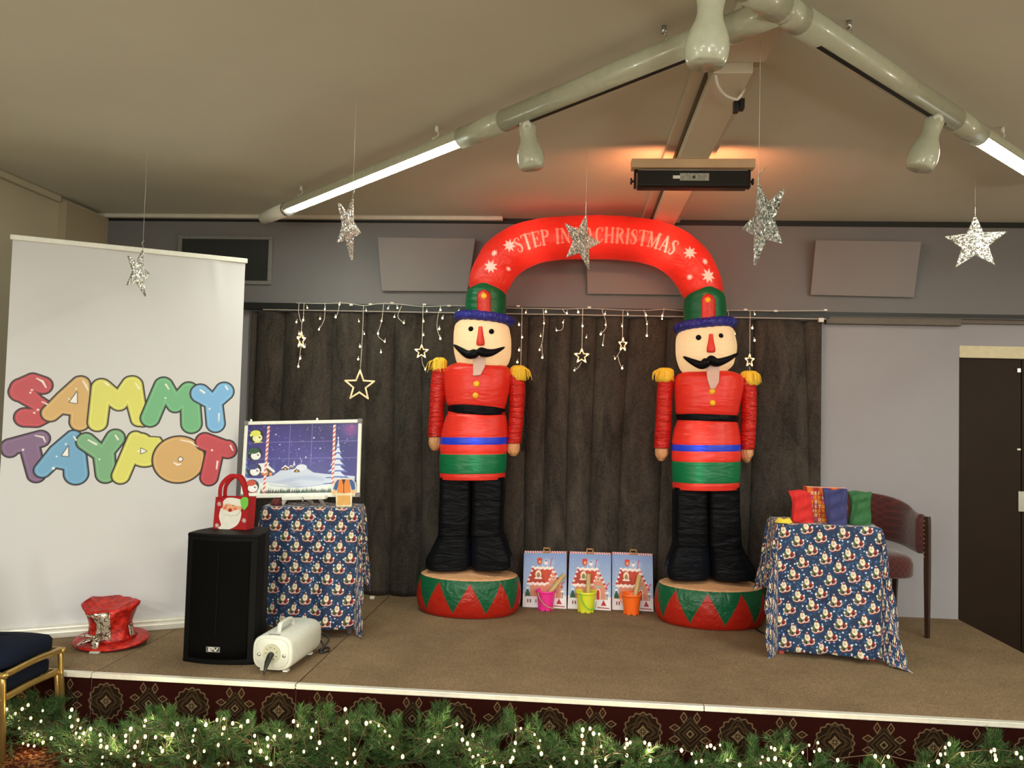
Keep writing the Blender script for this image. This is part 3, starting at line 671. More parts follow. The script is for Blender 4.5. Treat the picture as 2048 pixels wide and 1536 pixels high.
for k in range(9):
    a = k*PI/4.5+.3; p = fc+sd*.030*math.cos(a)+zz*.030*math.sin(a); m.tube([p-ax*.010, p-ax*.0125], .0025, 8)
m.build('vent_hole', 'black_plastic', fog)
for s_ in (-1, 1):
    p = fc+sd*s_*.066-zz*.008; MB().tube([p-ax*.002, p-ax*.008, p-ax*.010], [.009, .009, .005], 12).build('screw', 'steel', fog)
MB().tube([fc-ax*.008-zz*.004, fc-ax*.02-zz*.006, fc-ax*.05-zz*.03, fc-ax*.075-zz*.065, fc-ax*.085-zz*.080], [.017, .016, .014, .007, .003], 14, flat=.8).build('nozzle', 'black_plastic', fog)
t0 = fc+zz*.087
m = MB().tube(spline([t0+ax*.07-zz*.01, t0+ax*.08+zz*.03, t0+ax*.11+zz*.038, t0+ax*.2+zz*.038, t0+ax*.235+zz*.02, t0+ax*.24-zz*.01], 24), .013, 10, flat=.7); m.build('handle', 'fog_white', fog)
for s_ in (-1, 1):
    for t_ in (.04, .34): p = fc+sd*s_*.06+ax*t_-zz*.0912; MB().obox(p, (sd, ax, zz), (.012, .015, .0048)).build('foot', 'white_plastic', fog)
m = MB().obox(t0+ax*.02-zz*.001, (sd, ax, zz), (.03, .006, .002)); m.build('label', 'panel_grey', fog)
e = fc+ax*.40-zz*.008
m = MB().tube(spline([e, e+sd*.03+ax*.04, e+sd*.10+ax*.02-zz*.05, e+sd*.12-ax*.03-zz*.08, e+sd*.09+ax*.0-zz*.079, e+sd*.13+ax*.02-zz*.07, e+sd*.145-zz*.079, e+sd*.11-ax*.04-zz*.08, e+sd*.13+ax*.03-zz*.03, e+sd*.08+ax*.07-zz*.01, e-sd*.02+ax*.09+zz*.04], 90), .0055, 8)
m.build('power_cord', 'black_plastic', fog)

# ================================================================== crumpled red top hat
t = NT('hat_red'); t.set(.42, .1, .45); n = t.noise(38, 3, .6); t.col(t.mix(t.ramp(n, .4, .62), (140, 14, 10), (200, 38, 24))); t.bump(t.noise(26, 4, .7), .7, .012); M['hat_red'] = t.m
t = NT('hat_ribbon'); t.set(.22, .55, .6); n = t.ramp((t.noise(22, 1, .4, dist=2.0)-.5).abs()*-1., -.050, -.030); t.col(t.mix(n, (214, 202, 184), (60, 50, 40))); t.bump(t.noise(40, 3), .6, .006); M['hat_ribbon'] = t.m
hc = onZ(227, 1270, ZS+.045); hc[1] -= .02
hat = thing('top_hat', (hc[0], hc[1], ZS), 'crumpled shiny red top hat with a silver ribbon bow, on stage before the banner', 'hat')
tilt = .10
def hp(a, r, z, fx=1, fy=.92): 
    x, y = r*fx*math.cos(a), r*fy*math.sin(a); return (hc[0]+x, hc[1]+y*.97-z*.12, ZS+.028+z+tilt*(y+.02))
N = 72; A = np.arange(N)*2*PI/N; R = []
for r_, z_ in ((.193, -.006), (.197, 0), (.193, .006), (.16, .010), (.135, .014), (.122, .03), (.113, .06), (.108, .09), (.112, .12), (.124, .15), (.135, .178), (.137, .195), (.122, .205), (.07, .190), (.02, .184)):
    k = max(0, min(1, (z_-.012)/.18)); ring = []
    for a in A:
        wob = 1+k*(.07*math.sin(3*a+z_*40)+.05*math.sin(7*a-z_*30+1)+.03*math.sin(11*a+z_*70))
        corner = k**2*.018*(abs(math.cos(a))**6)*(1 if r_ > .08 else 0)
        ring.append(hp(a, r_*wob+corner*.6, z_+(corner*1.1 if z_ > .14 else 0)-.012*k*k*(math.sin(a) < 0)*abs(math.sin(a))))
    R.append(ring)
MB().rings(R[:5][::-1] if False else R[:5], 0, True).build('brim', 'hat_red', hat)
MB().rings(R[4:], 0, True).build('crown', 'hat_red', hat)
def band(a0, a1, z0, z1, name='ribbon', off=.004):
    G = []
    for i in range(10):
        f = i/9; z_ = z0+(z1-z0)*f; k = max(0, min(1, (z_-.012)/.18)); rr = np.interp(z_, [.0, .014, .03, .06, .09, .12, .15, .178, .192], [.15, .135, .122, .116, .111, .112, .122, .130, .134]); row = []
        for j in range(14):
            a = a0+(a1-a0)*j/13; wob = 1+k*(.07*math.sin(3*a+z_*40)+.05*math.sin(7*a-z_*30+1)+.03*math.sin(11*a+z_*70)); row.append(hp(a, rr*wob+off, z_-.012*k*k*(math.sin(a) < 0)*abs(math.sin(a))))
        G.append(row)
    MB().grid(G).build(name, 'hat_ribbon', hat, solid=.002)
band(-1.78, -1.10, .03, .195); band(-PI*.95, -1.7, .168, .182, off=.005); band(-.25, .05, .03, .09, off=.006)
c1 = np.array(hp(-1.55, .135, .05))
for dx, dz, nm in ((-.085, .012, 'bow_loop'), (.035, .03, 'bow_loop'), (-.10, -.038, 'bow_tail'), (.0, -.05, 'bow_tail')):
    q = c1+np.array((dx, -.035 if dz < 0 else -.015, dz))
    MB().tube(spline([c1, c1*.5+q*.5+np.array((0, -.012, .010)), q], 10), [.008, .013, .017, .020, .021, .022, .022, .021, .019, .012], 10, flat=.3).build(nm, 'hat_ribbon', hat)
plain('clear_plastic', (190, 190, 180), .15)
MB().box(hc[0]-.01, hc[0]+.04, hc[1]-.19, hc[1]-.16, ZS+.001, ZS+.012).build('packaging', 'clear_plastic', hat, bevel=.003)

# ================================================================== stacked banquet chairs at the lower left
plain('navy_velour', (12, 19, 36), .9, spec=.15, bump=.3, bscale=300); plain('gold_frame', (176, 146, 84), .32, .75, var=.05)
cyf = onZ(125, 1304, .482)
def banquet(dz, lab, xo=0):
    X0, Y0 = -2.47+xo, 3.60; W, D = .40, .42   # chair faces +x; W along y
    o = thing('banquet_chair', (X0-D/2, Y0, 0), lab, 'chair', 'stacked banquet chairs'); zt = .375+dz
    def seat_ring(g, z):
        pts = []
        for k in range(40):
            a = k*2*PI/40; ex = 5; x = np.sign(math.cos(a))*abs(math.cos(a))**(2/ex)*(D/2-g); y = np.sign(math.sin(a))*abs(math.sin(a))**(2/ex)*(W/2-g)
            pts.append((X0-D/2+x, Y0+y, z+.018*(1-(2*(Y0+y-Y0)/W)**2)*(x > 0)*.6))
        return pts
    MB().rings([seat_ring(.004, zt), seat_ring(0, zt+.008), seat_ring(0, zt+.05), seat_ring(.01, zt+.064), seat_ring(.04, zt+.073), seat_ring(.12, zt+.078)]).build('seat', 'navy_velour', o)
    fr = MB(); P = [(X0-D, Y0-W/2, zt-.012), (X0-.02, Y0-W/2, zt-.012), (X0+.004, Y0-W/2+.02, zt-.010), (X0+.012, Y0, zt+.0), (X0+.004, Y0+W/2-.02, zt-.010), (X0-.02, Y0+W/2, zt-.012), (X0-D, Y0+W/2, zt-.012)]
    fr.tube(spline(P, 60), .015, 8); fr.tube([(X0-D, Y0-W/2, zt-.012), (X0-D, Y0+W/2, zt-.012)], .011, 8); fr.build('seat_frame', 'gold_frame', o)
    for sx, sy_ in ((0, -1), (0, 1), (-1, -1), (-1, 1)):
        x = X0+.0 if sx == 0 else X0-D; y = Y0+sy_*(W/2-.002); fx = x+(.03 if sx == 0 else -.05)
        MB().tube([(x, y, zt), (x+.004, y, zt-.05), (fx, y+sy_*.012, dz+.004)], .0125, 10).build('leg', 'gold_frame', o)
    MB().tube([(X0-.02, Y0-W/2, zt-.10), (X0-D, Y0-W/2, zt-.10)], .008, 8).build('stretcher', 'gold_frame', o)
    bk = MB(); R = []
    for k in range(9):
        f = k/8; zc = zt+.12+.36*f; R.append([(X0-D-.04-.10*f+.02*math.cos(a), Y0+W*.46*(1 if f < .8 else 1-.25*((f-.8)/.2)**2)*math.sin(a), zc) for a in np.arange(16)*2*PI/16])
    bk.rings(R); bk.build('backrest', 'navy_velour', o)
    for s_ in (-1, 1): MB().tube([(X0-D, Y0+s_*W/2, zt-.01), (X0-D-.04, Y0+s_*W*.48, zt+.12), (X0-D-.13, Y0+s_*W*.45, zt+.44)], .011, 8).build('back_frame', 'gold_frame', o)
banquet(0, 'navy banquet chair with gold frame, the lower one of the stack'); banquet(.105, 'navy banquet chair with gold frame, the upper one of the stack', .012)
# ================================================================== tablecloth print: Santas in a staggered lattice on starry blue
def cloth_mat():
    t = NT('santa_print'); t.set(.62, 0, .35, .2); s = t.n('ShaderNodeSeparateXYZ'); t.link(t.attr('cloth', True), s.inputs[0])
    u, v = V(t, s.outputs[0]), V(t, s.outputs[1])
    A_, B_ = .126, .122   # brick lattice: columns .126, rows .122, second set offset by half
    def cell(uo, vo):
        x = ((u+uo)/A_); y = ((v+vo)/B_); return (x-x.floor()-.5)*A_, (y-y.floor()-.5)*B_
    x1, y1 = cell(0, 0); x2, y2 = cell(A_/2, B_/2)
    d1 = x1*x1+y1*y1; d2 = x2*x2+y2*y2; pick = d1.lt(d2)
    X = x2+(x1-x2)*pick; Y = y2+(y1-y2)*pick
    def soft(d, w=.0018): return t.ramp(d*-1., -w, w)
    def ell(cx, cy, rx, ry, k=1): 
        a = (X-cx)/rx; b = (Y-cy)/ry; return ((a*a+b*b).sqrt()-1)*min(rx, ry)
    # background with dots and small flakes
    vor = t.n('ShaderNodeTexVoronoi'); vor.inputs['Scale'].default_value = 52; vor.inputs['Randomness'].default_value = .75; t.link(t.attr('cloth', True), vor.inputs[0])
    vd = V(t, vor.outputs['Distance']); vc = t.n('ShaderNodeSeparateColor'); t.link(vor.outputs['Color'], vc.inputs[0]); r = V(t, vc.outputs[0])
    bg = t.mix(t.ramp(t.noise(9, 2, .5, t.attr('cloth', True)), .4, .6), (15, 34, 70), (21, 52, 88))
    halo = t.ramp(vd, .5, .12); bg = t.mix(halo*.55, bg, (86, 136, 196))
    dot = t.ramp(vd, .26, .17)*t.ramp(r, .25, .3); bg = t.mix(dot, bg, (226, 232, 244))
    c = bg
    for d, colr in ((ell(.0, -.015, .030, .017), (112, 26, 24)), (ell(.018, -.008, .013, .015), (140, 22, 24)), (ell(-.014, -.002, .014, .017), (80, 92, 58)),
                    ((ell(-.012, -.010, .018, .014).abs())-.0018+(Y+.010).max(0)*3, (238, 214, 204)), ((ell(.012, -.010, .018, .014).abs())-.0018+(Y+.010).max(0)*3, (238, 214, 204)),
                    (ell(-.010, -.012, .006, .006), (30, 24, 24)), (ell(.012, -.012, .006, .006), (30, 24, 24)),
                    (ell(-.029, .001, .0045, .006), (236, 232, 224)), (ell(.030, .001, .0045, .006), (236, 232, 224)),
                    (ell(.0, .014, .0135, .020), (232, 222, 196)), (ell(-.002, .0165, .0085, .009), (206, 190, 160)), (ell(-.002, .012, .004, .003), (176, 140, 118)),
                    (ell(.002, .034, .006, .006), (140, 30, 30)), (ell(.004, .041, .003, .003), (240, 240, 240))):
        c = t.mix(soft(d), c, colr)
    t.col(c); t.bump(t.noise(60, 3, .6, t.attr('cloth', True)), .25, .004); M['santa_print'] = t.m
cloth_mat()
def cloth(tab, x0, x1, y0, y1, z, drop, rot, off, lab, seed=0, flapk=.34, flare=.055, turn=0):
    """square cloth over a rectangular table: panels hang, corners fall as folded flaps"""
    n = 170; L = drop
    us = np.concatenate([np.linspace(x0-L[0], x0, n//3, endpoint=False), np.linspace(x0, x1, n//3, endpoint=False), np.linspace(x1, x1+L[1], n//3)])
    vs = np.concatenate([np.linspace(y0-L[2], y0, n//3, endpoint=False), np.linspace(y0, y1, n//4, endpoint=False), np.linspace(y1, y1+L[3], n//4)])
    U, W = np.meshgrid(us, vs); cx = np.clip(U, x0, x1); cy = np.clip(W, y0, y1); dx, dy = U-cx, W-cy; d = np.hypot(dx, dy); th = np.arctan2(np.abs(dy), np.abs(dx))
    nx, ny = np.where(d > 0, dx/(d+1e-9), 0), np.where(d > 0, dy/(d+1e-9), 0)
    corner = (np.abs(dx) > 1e-6) & (np.abs(dy) > 1e-6); s2 = np.where(corner, np.sin(2*th), 0)
    per = cx*1.0+cy*1.3
    fold = np.clip(d/.75, 0, 1)*(.012+.014*np.sin(per*23+seed)+.010*np.sin(per*51+seed*2+d*4)+.02*np.sin(per*9+seed*3))
    out = .006+d*flare+fold+d*flapk*s2**1.4+.012*s2*np.sin(d*18+th*9)
    k = np.clip(d/.02, 0, 1); X = cx+nx*out*k; Y = cy+ny*out*k
    dd = np.maximum(d-.008, 0)*(1-.06*s2*s2-.01); Z = z+.003*np.exp(-d*20)-dd
    low = ZS+.006+.006*np.sin(per*40+d*30); under = np.clip(low-Z, 0, 1); Z = np.maximum(Z, low); X += nx*under*.55; Y += ny*under*.55
    Z += np.where(d <= 0, .0025*np.sin(U*40+seed)*np.sin(W*33), 0)
    ca, sa = math.cos(rot), math.sin(rot); uv = np.stack([U*ca-W*sa+off[0], U*sa+W*ca+off[1], 0*U], -1)
    X, Y = x0+(X-x0)*math.cos(turn)-(Y-y0)*math.sin(turn), y0+(X-x0)*math.sin(turn)+(Y-y0)*math.cos(turn)
    o = MB().grid(np.stack([X, Y, Z], -1), 0, True, None, uv).build('tablecloth', 'santa_print', None, attrs=True)
    # outwards creases
    q = o.modifiers.new('thick', 'SOLIDIFY'); q.thickness = .002; q.offset = 0
    return tag(o, lab, 'tablecloth', 'Santa print tablecloths')
plain('table_top_mat', (150, 120, 90), .5); plain('leg_red', (196, 70, 62), .5); plain('leg_grey', (90, 88, 86), .4, .5)
def table(x0, x1, y0, y1, z, lm, lab, turn=0):
    ox, oy = x0, y0; x0, x1, y0, y1 = 0, x1-x0, 0, y1-y0
    o = thing('side_table', (ox, oy, ZS), lab, 'table', 'small square tables'); o.rotation_euler = (0, 0, turn); MB().box(ox+x0, ox+x1, oy+y0, oy+y1, z-.025, z-.004).build('table_top', 'table_top_mat', o, bevel=.004)
    for x in (x0+.03, x1-.03):
        for y in (y0+.03, y1-.03): MB().box(ox+x-.014, ox+x+.014, oy+y-.014, oy+y+.014, ZS, z-.026).build('leg', lm, o, bevel=.003)
ZTB = 1.088
TURN = .15; LX0, LX1, LY0, LY1 = -1.81, -1.255, 4.655, 4.915
table(LX0, LX1, LY0, LY1, ZTB, 'leg_grey', 'small table under the Santa cloth behind the loudspeaker', TURN)
cloth(None, LX0, LX1, LY0, LY1, ZTB, (.40, .50, .705, .3), 0, (.03, .035), 'blue Santa print cloth on the left table, carrying the snow scene board', 1.2, .06, .03, TURN)
TURN2 = -.10; RX0, RX1, RY0, RY1 = 1.175, 1.722, 4.765, 5.09
table(RX0, RX1, RY0, RY1, ZTB, 'leg_red', 'small table with red legs under the Santa cloth beside the burgundy armchair', TURN2)
cloth(None, RX0, RX1, RY0, RY1, ZTB, (.43, .55, .725, .25), -.22, (.0, .0), 'blue Santa print cloth on the right table, one corner trailing on the carpet', 4.1, .12, .035, TURN2)

# ================================================================== snow scene board on its stand
vcol('board_print', .28, .5)
Yb = 4.80
bl, br_, tl_, tr_ = onY(485, 993, Yb-.03), onY(716, 990, Yb-.03), onY(487, 847, Yb+.04), onY(716, 848, Yb+.04)
bd_ = thing('display_board', tuple((bl+br_)/2), 'white framed magnetic board with a night snow village picture, on the left table', 'board')
def bp(px, py, lift=0):  # a point of the board face under a pixel
    n = np.cross(br_-bl, tl_-bl); n /= np.linalg.norm(n); n *= -1 if n[1] > 0 else 1
    return onP(px, py, bl, n)+n*lift
ex = (br_-bl)/np.linalg.norm(br_-bl); ez = (tl_-bl)-ex*np.dot(tl_-bl, ex); hgt = np.linalg.norm(ez); ez /= hgt; wid = np.linalg.norm(br_-bl); en = np.cross(ex, ez); en *= -1 if en[1] > 0 else 1
F = lambda u, v, l=0: bl+ex*u+ez*v+en*l
MB().obox(F(wid/2, hgt/2, -.008), (ex, ez, en), (wid/2-.004, hgt/2-.004, .006)).build('back_panel', 'white_plastic', bd_)
b = MB(); fwd = .021
for (u0, v0), (u1, v1) in (((0, 0), (wid, 0)), ((0, hgt), (wid, hgt)), ((0, 0), (0, hgt)), ((wid, 0), (wid, hgt))):
    b.beam(F(u0, v0), F(u1, v1), fwd, .018, up=en)
b.build('frame', 'white_plastic', bd_, bevel=.003)
for u, v in ((0, 0), (wid, 0), (0, hgt), (wid, hgt)): MB().obox(F(u, v, .002), (ex, ez, en), (.014, .014, .012)).build('corner_cap', 'panel_grey', bd_, bevel=.004)
for px in (502, 634):
    MB().ball(F(np.dot(bp(px, 846)-bl, ex), hgt+.016), (.008, .006, .010), 10, 8).build('clip', 'white_plastic', bd_)
# picture painted in zoom units: 5.907 per photo pixel, origin 470,820
u_ = np.linspace(.010, wid-.010, 400); v_ = np.linspace(.010, hgt-.010, 250); U, Z = np.meshgrid(u_, v_)
w0 = bp(470+135/5.907, 820+190/5.907); w1 = bp(470+1405/5.907, 820+975/5.907)
a0, a1 = np.dot(w0-bl, ex), np.dot(w1-bl, ex); c0_, c1_ = np.dot(w0-bl, ez), np.dot(w1-bl, ez)
X = 135+(U-a0)/(a1-a0)*1270; Y = 190+(Z-c0_)/(c1_-c0_)*785
C = np.zeros(X.shape+(3,)); aa = 4
g = np.clip((Y-200)/600, 0, 1)[..., None]; C[:] = np.array(s2l((46, 33, 110)))*(1-g)+np.array(s2l((40, 36, 130)))*g
for cx_, cy_, r_, al in ((500, 420, 260, .25), (980, 660, 200, .35), (1340, 240, 120, .3), (760, 560, 220, .2)): lay(C, np.hypot(X-cx_, Y-cy_)-r_, (92, 84, 176), r_*1.2, al)
for cx_ in (860, 900, 960, 1010, 1050): lay(C, d_poly(X, Y, [(cx_-40, 740), (cx_, 600+(cx_ % 7)*8), (cx_+40, 740)]), (66, 66, 140), 14, .6)
rs = random.Random(3)
for k in range(110):
    x, y = rs.uniform(150, 1390), rs.uniform(200, 640); r_ = rs.choice((2, 2, 3, 3, 4.5)); lay(C, np.hypot(X-x, Y-y)-r_, (206, 206, 240), aa, .85)
for x, y, r_ in ((488, 296, 7), (928, 343, 8), (1207, 348, 9), (538, 415, 6), (1005, 466, 7), (845, 566, 7), (762, 470, 6)): lay(C, np.hypot(X-x, Y-y)-r_, (238, 238, 250), 6)
lay(C, np.hypot(X-1360, Y-218)-10, (240, 90, 120), 16, .7); lay(C, np.hypot(X-1345, Y-250)-60, (170, 60, 130), 80, .4)
for y in (385, 578): lay(C, np.abs(Y-y)-2.6, (150, 142, 214), aa, .6)
for x in (650, 905): lay(C, np.maximum(np.abs(X-x)-3, Y-660), (150, 142, 214), aa, .6)
def firtree(cx, top, bot, w, c1, c2):
    n_ = 7
    for k in range(n_, 0, -1):
        f = k/n_; yy = top+(bot-top)*f; ww = w*f
        lay(C, d_poly(X, Y, [(cx-ww, yy), (cx-ww*.4, yy-(bot-top)/n_*.8), (cx, yy-(bot-top)/n_*1.9), (cx+ww*.4, yy-(bot-top)/n_*.8), (cx+ww, yy), (cx, yy-8)]), c2, aa)
        lay(C, d_poly(X, Y, [(cx-ww*.9, yy-14), (cx-ww*.3, yy-(bot-top)/n_*.9), (cx, yy-(bot-top)/n_*1.9), (cx+ww*.35, yy-(bot-top)/n_*.8), (cx+ww*.7, yy-20), (cx, yy-26)]), c1, aa)
firtree(165, 530, 960, 60, (104, 132, 186), (44, 66, 128)); firtree(482, 570, 770, 52, (92, 108, 176), (52, 58, 140))
lay(C, d_poly(X, Y, [(135, 790), (330, 800), (480, 770), (560, 712), (700, 700), (860, 690), (940, 742), (1080, 760), (1410, 790), (1410, 990), (135, 990)]), (196, 206, 230), aa)
lay(C, d_poly(X, Y, [(480, 850), (700, 790), (900, 770), (1060, 800), (1060, 840), (800, 820), (600, 860)]), (172, 184, 220), 20, .8)
lay(C, d_poly(X, Y, [(135, 860), (400, 850), (620, 880), (780, 915), (900, 900), (1150, 870), (1410, 860), (1410, 990), (135, 990)]), (224, 232, 232), aa)
lay(C, np.abs(Y-(905-((X-760)/420)**2*55))-5+np.where(np.abs(X-760) < 320, 0, 99), (158, 170, 212), 12, .8)
firtree(1210, 400, 880, 165, (206, 216, 240), (88, 104, 186))
def house(cx, cy, s, chim=True):
    lay(C, d_poly(X, Y, [(cx-s*.9, cy), (cx-s*.9, cy-s*.7), (cx, cy-s*1.35), (cx+s*.9, cy-s*.7), (cx+s*.9, cy)]), (88, 48, 48), aa)
    lay(C, d_stroke(X, Y, [(cx-s*1.15, cy-s*.6, s*.16), (cx, cy-s*1.5, s*.2), (cx+s*1.15, cy-s*.6, s*.16)]), (236, 238, 246), aa)
    lay(C, d_box(X, Y, cx-s*.25, cx+s*.25, cy-s*.65, cy-s*.25), (246, 190, 90), aa)
house(395, 770, 78); lay(C, d_poly(X, Y, [(300, 630), (430, 620), (380, 740), (320, 735)]), (226, 230, 240), aa); lay(C, d_box(X, Y, 345, 420, 742, 762), (206, 120, 70), aa)
lay(C, d_box(X, Y, 435, 465, 735, 775), (220, 150, 80), aa)
house(615, 710, 34); house(680, 690, 22); house(748, 736, 36); lay(C, d_ell(X, Y, 800, 680, 62, 34), (214, 220, 240), aa); lay(C, d_poly(X, Y, [(700, 660), (714, 598), (728, 660)]), (214, 220, 240), aa)
lay(C, d_stroke(X, Y, [(790, 640, 2), (802, 610, 3), (782, 585, 2), (780, 562, 1)]), (200, 200, 230), aa)
for k in range(70):
    cx_ = 345+k*11.6+rs.uniform(-4, 4)
    if cx_ < 1150: h_ = rs.uniform(28, 62); lay(C, d_poly(X, Y, [(cx_-11, 972), (cx_, 968-h_), (cx_+11, 972)]), rs.choice(((44, 70, 62), (60, 90, 74), (70, 66, 60))), aa)
for (xa, xb, y0_, y1_) in ((398, 382, 196, 972), (1160, 1163, 196, 885)):
    xc = xa+(xb-xa)*(Y-y0_)/(y1_-y0_); d = np.maximum(np.abs(X-xc)-14, np.maximum(y0_-Y, Y-y1_)); lay(C, d, (244, 226, 220), aa)
    st = np.abs(((X-xc)*.9+Y)/52 % 1-.5)*52-13; lay(C, np.maximum(d, st), (206, 84, 74), aa)
def bird(cx, cy, hat, body=(240, 240, 244), s=1.):
    lay(C, d_ell(X, Y, cx, cy, 84*s, 78*s), (22, 22, 34), aa); lay(C, d_ell(X, Y, cx+12*s, cy+18*s, 56*s, 48*s), body, aa)
    lay(C, d_ell(X, Y, cx-12*s, cy-38*s, 58*s, 34*s), hat, aa); lay(C, d_stroke(X, Y, [(cx-30*s, cy-52*s, 18*s), (cx-62*s, cy-20*s, 14*s)]), hat, aa); lay(C, np.hypot(X-(cx-64*s), Y-(cy-12*s))-12*s, tuple(min(255, q+40) for q in hat), aa)
    lay(C, d_stroke(X, Y, [(cx+34*s, cy+10*s, 9*s), (cx+52*s, cy+16*s, 2*s)]), (60, 40, 40), aa); lay(C, np.abs(d_ell(X, Y, cx+12*s, cy+18*s, 56*s, 48*s)+18)-1.5, (150, 150, 165), aa, .4)
    lay(C, d_stroke(X, Y, [(cx-20*s, cy+72*s, 5*s), (cx+66*s, cy+66*s, 5*s)]), hat, aa)
bird(262, 315, (222, 224, 96), (236, 236, 180)); bird(255, 520, (44, 84, 58)); bird(255, 702, (52, 60, 130)); bird(240, 890, (196, 70, 44))
MB().grid(F(0, 0)+ex*U[..., None]+ez*Z[..., None]+en*.002, 0, False, C).build('picture', 'board_print', bd_, attrs=True, solid=.002)
for k, (cx_, cy_) in enumerate(((262, 315), (255, 520), (255, 702), (240, 890))):
    pass
st = thing('easel_stand', tuple(onY(610, 1010, Yb-.03)), 'small white tabletop easel holding the snow scene board', 'easel')
e0, e1 = onY(566, 996, Yb-.06), onY(653, 994, Yb-.06)
MB().beam(e0, e1, .05, .022).build('ledge', 'white_plastic', st, bevel=.003)
MB().box((e0[0]+e1[0])/2-.004, (e0[0]+e1[0])/2+.004, Yb-.094, Yb-.084, e0[2]-.012, e0[2]+.014).build('screw', 'steel', st)
zt_ = ZTB+.004
for (x0_, x1_) in ((572, 564), (640, 647)):
    p = onY(x0_, 997, Yb-.06); q = onZ(x1_, 1010, zt_); MB().beam(p, q, .022, .012, up=(0, 1, 0)).build('leg', 'white_plastic', st, bevel=.002)
mid = (e0+e1)/2; MB().beam(mid+(0, .03, -.006), mid+np.array((0, .15, zt_-mid[2]+.004)), .02, .012, up=(1, 0, 0)).build('leg', 'white_plastic', st, bevel=.002)
MB().beam(mid+(0, .105, .02), mid+np.array((0, .15, .30)), .02, .012, up=(1, 0, 0)).build('back_rest', 'white_plastic', st, bevel=.002)

# ------------------------------------------------------------------ cutout workman figure without a head
plain('vest_orange', (232, 138, 62), .4); plain('sleeve_blue', (54, 92, 160), .4); plain('acrylic_cream', (240, 226, 190), .3); plain('hand_peach', (232, 190, 150), .4); plain('trouser_amber', (222, 170, 96), .35); plain('vest_dark', (52, 48, 70), .5)
Yc_ = LY0+.092
cf = thing('cutout_figure', tuple(onY(687, 1014, Yc_)), 'headless cutout figure in an orange vest and blue sleeves, on the left table', 'figure')
Q = lambda pts: [(470+x/5.907, 820+y/5.907) for x, y in pts]
def cut(name, pts, m, y_, th, parent=cf):
    return MB().prism([onY(a, b_, y_) for a, b_ in Q(pts)], (0, th, 0)).build(name, m, parent)
zb_ = lambda o: None
cut('body_plate', [(1200, 812), (1380, 812), (1425, 860), (1432, 965), (1415, 1010), (1385, 1005), (1375, 1143), (1195, 1143), (1190, 1005), (1160, 1015), (1140, 990), (1150, 930), (1175, 850)], 'acrylic_cream', Yc_, .006)
cut('sleeve', [(1212, 822), (1240, 828), (1200, 948), (1160, 935), (1185, 860)], 'sleeve_blue', Yc_-.003, .003)
cut('sleeve', [(1350, 822), (1378, 822), (1412, 860), (1420, 935), (1380, 945), (1362, 880)], 'sleeve_blue', Yc_-.003, .003)
cut('vest', [(1228, 822), (1262, 820), (1285, 862), (1305, 818), (1345, 820), (1368, 975), (1360, 972), (1285, 982), (1205, 975)], 'vest_orange', Yc_-.0045, .004)
cut('shirt_front', [(1262, 820), (1305, 820), (1284, 890)], 'vest_dark', Yc_-.006, .003)
cut('zip', [(1281, 880), (1287, 880), (1287, 980), (1281, 980)], 'vest_dark', Yc_-.006, .003)
cut('hand', [(1158, 945), (1190, 950), (1188, 985), (1160, 995), (1148, 975)], 'hand_peach', Yc_-.003, .003)
cut('hand', [(1382, 950), (1422, 942), (1425, 975), (1400, 990), (1380, 975)], 'hand_peach', Yc_-.003, .003)
cut('trousers', [(1212, 1010), (1358, 1010), (1362, 1120), (1290, 1122), (1286, 1060), (1280, 1122), (1208, 1122)], 'trouser_amber', Yc_-.003, .003)
# dark red folded cloth and black pouch at the table's left end
plain('dark_red_cloth', (84, 20, 20), .8, bump=.4, bscale=40, bdist=.01)
P0 = onY(513, 1012, LY0+.16)
def lump(name, c, r, m, lab, cat, seed=0):
    R = []; n = 28
    for i, f in enumerate((0, .15, .4, .7, .9, 1)):
        w_ = (1, 1.03, .98, .86, .6, .1)[i]; R.append([(c[0]+r[0]*w_*math.cos(a)*(1+.08*math.sin(3*a+seed)), c[1]+r[1]*w_*math.sin(a)*(1+.08*math.sin(4*a+seed)), c[2]+r[2]*f+.004*math.sin(5*a+seed)*f) for a in np.arange(n)*2*PI/n])
    return tag(MB().rings(R).build(name, m), lab, cat)
lump('folded_cloth', (LX0+.045, LY0+.14, ZTB+.005), (.04, .09, .04), 'dark_red_cloth', 'dark red folded cloth on the left table behind the Santa bag', 'cloth')

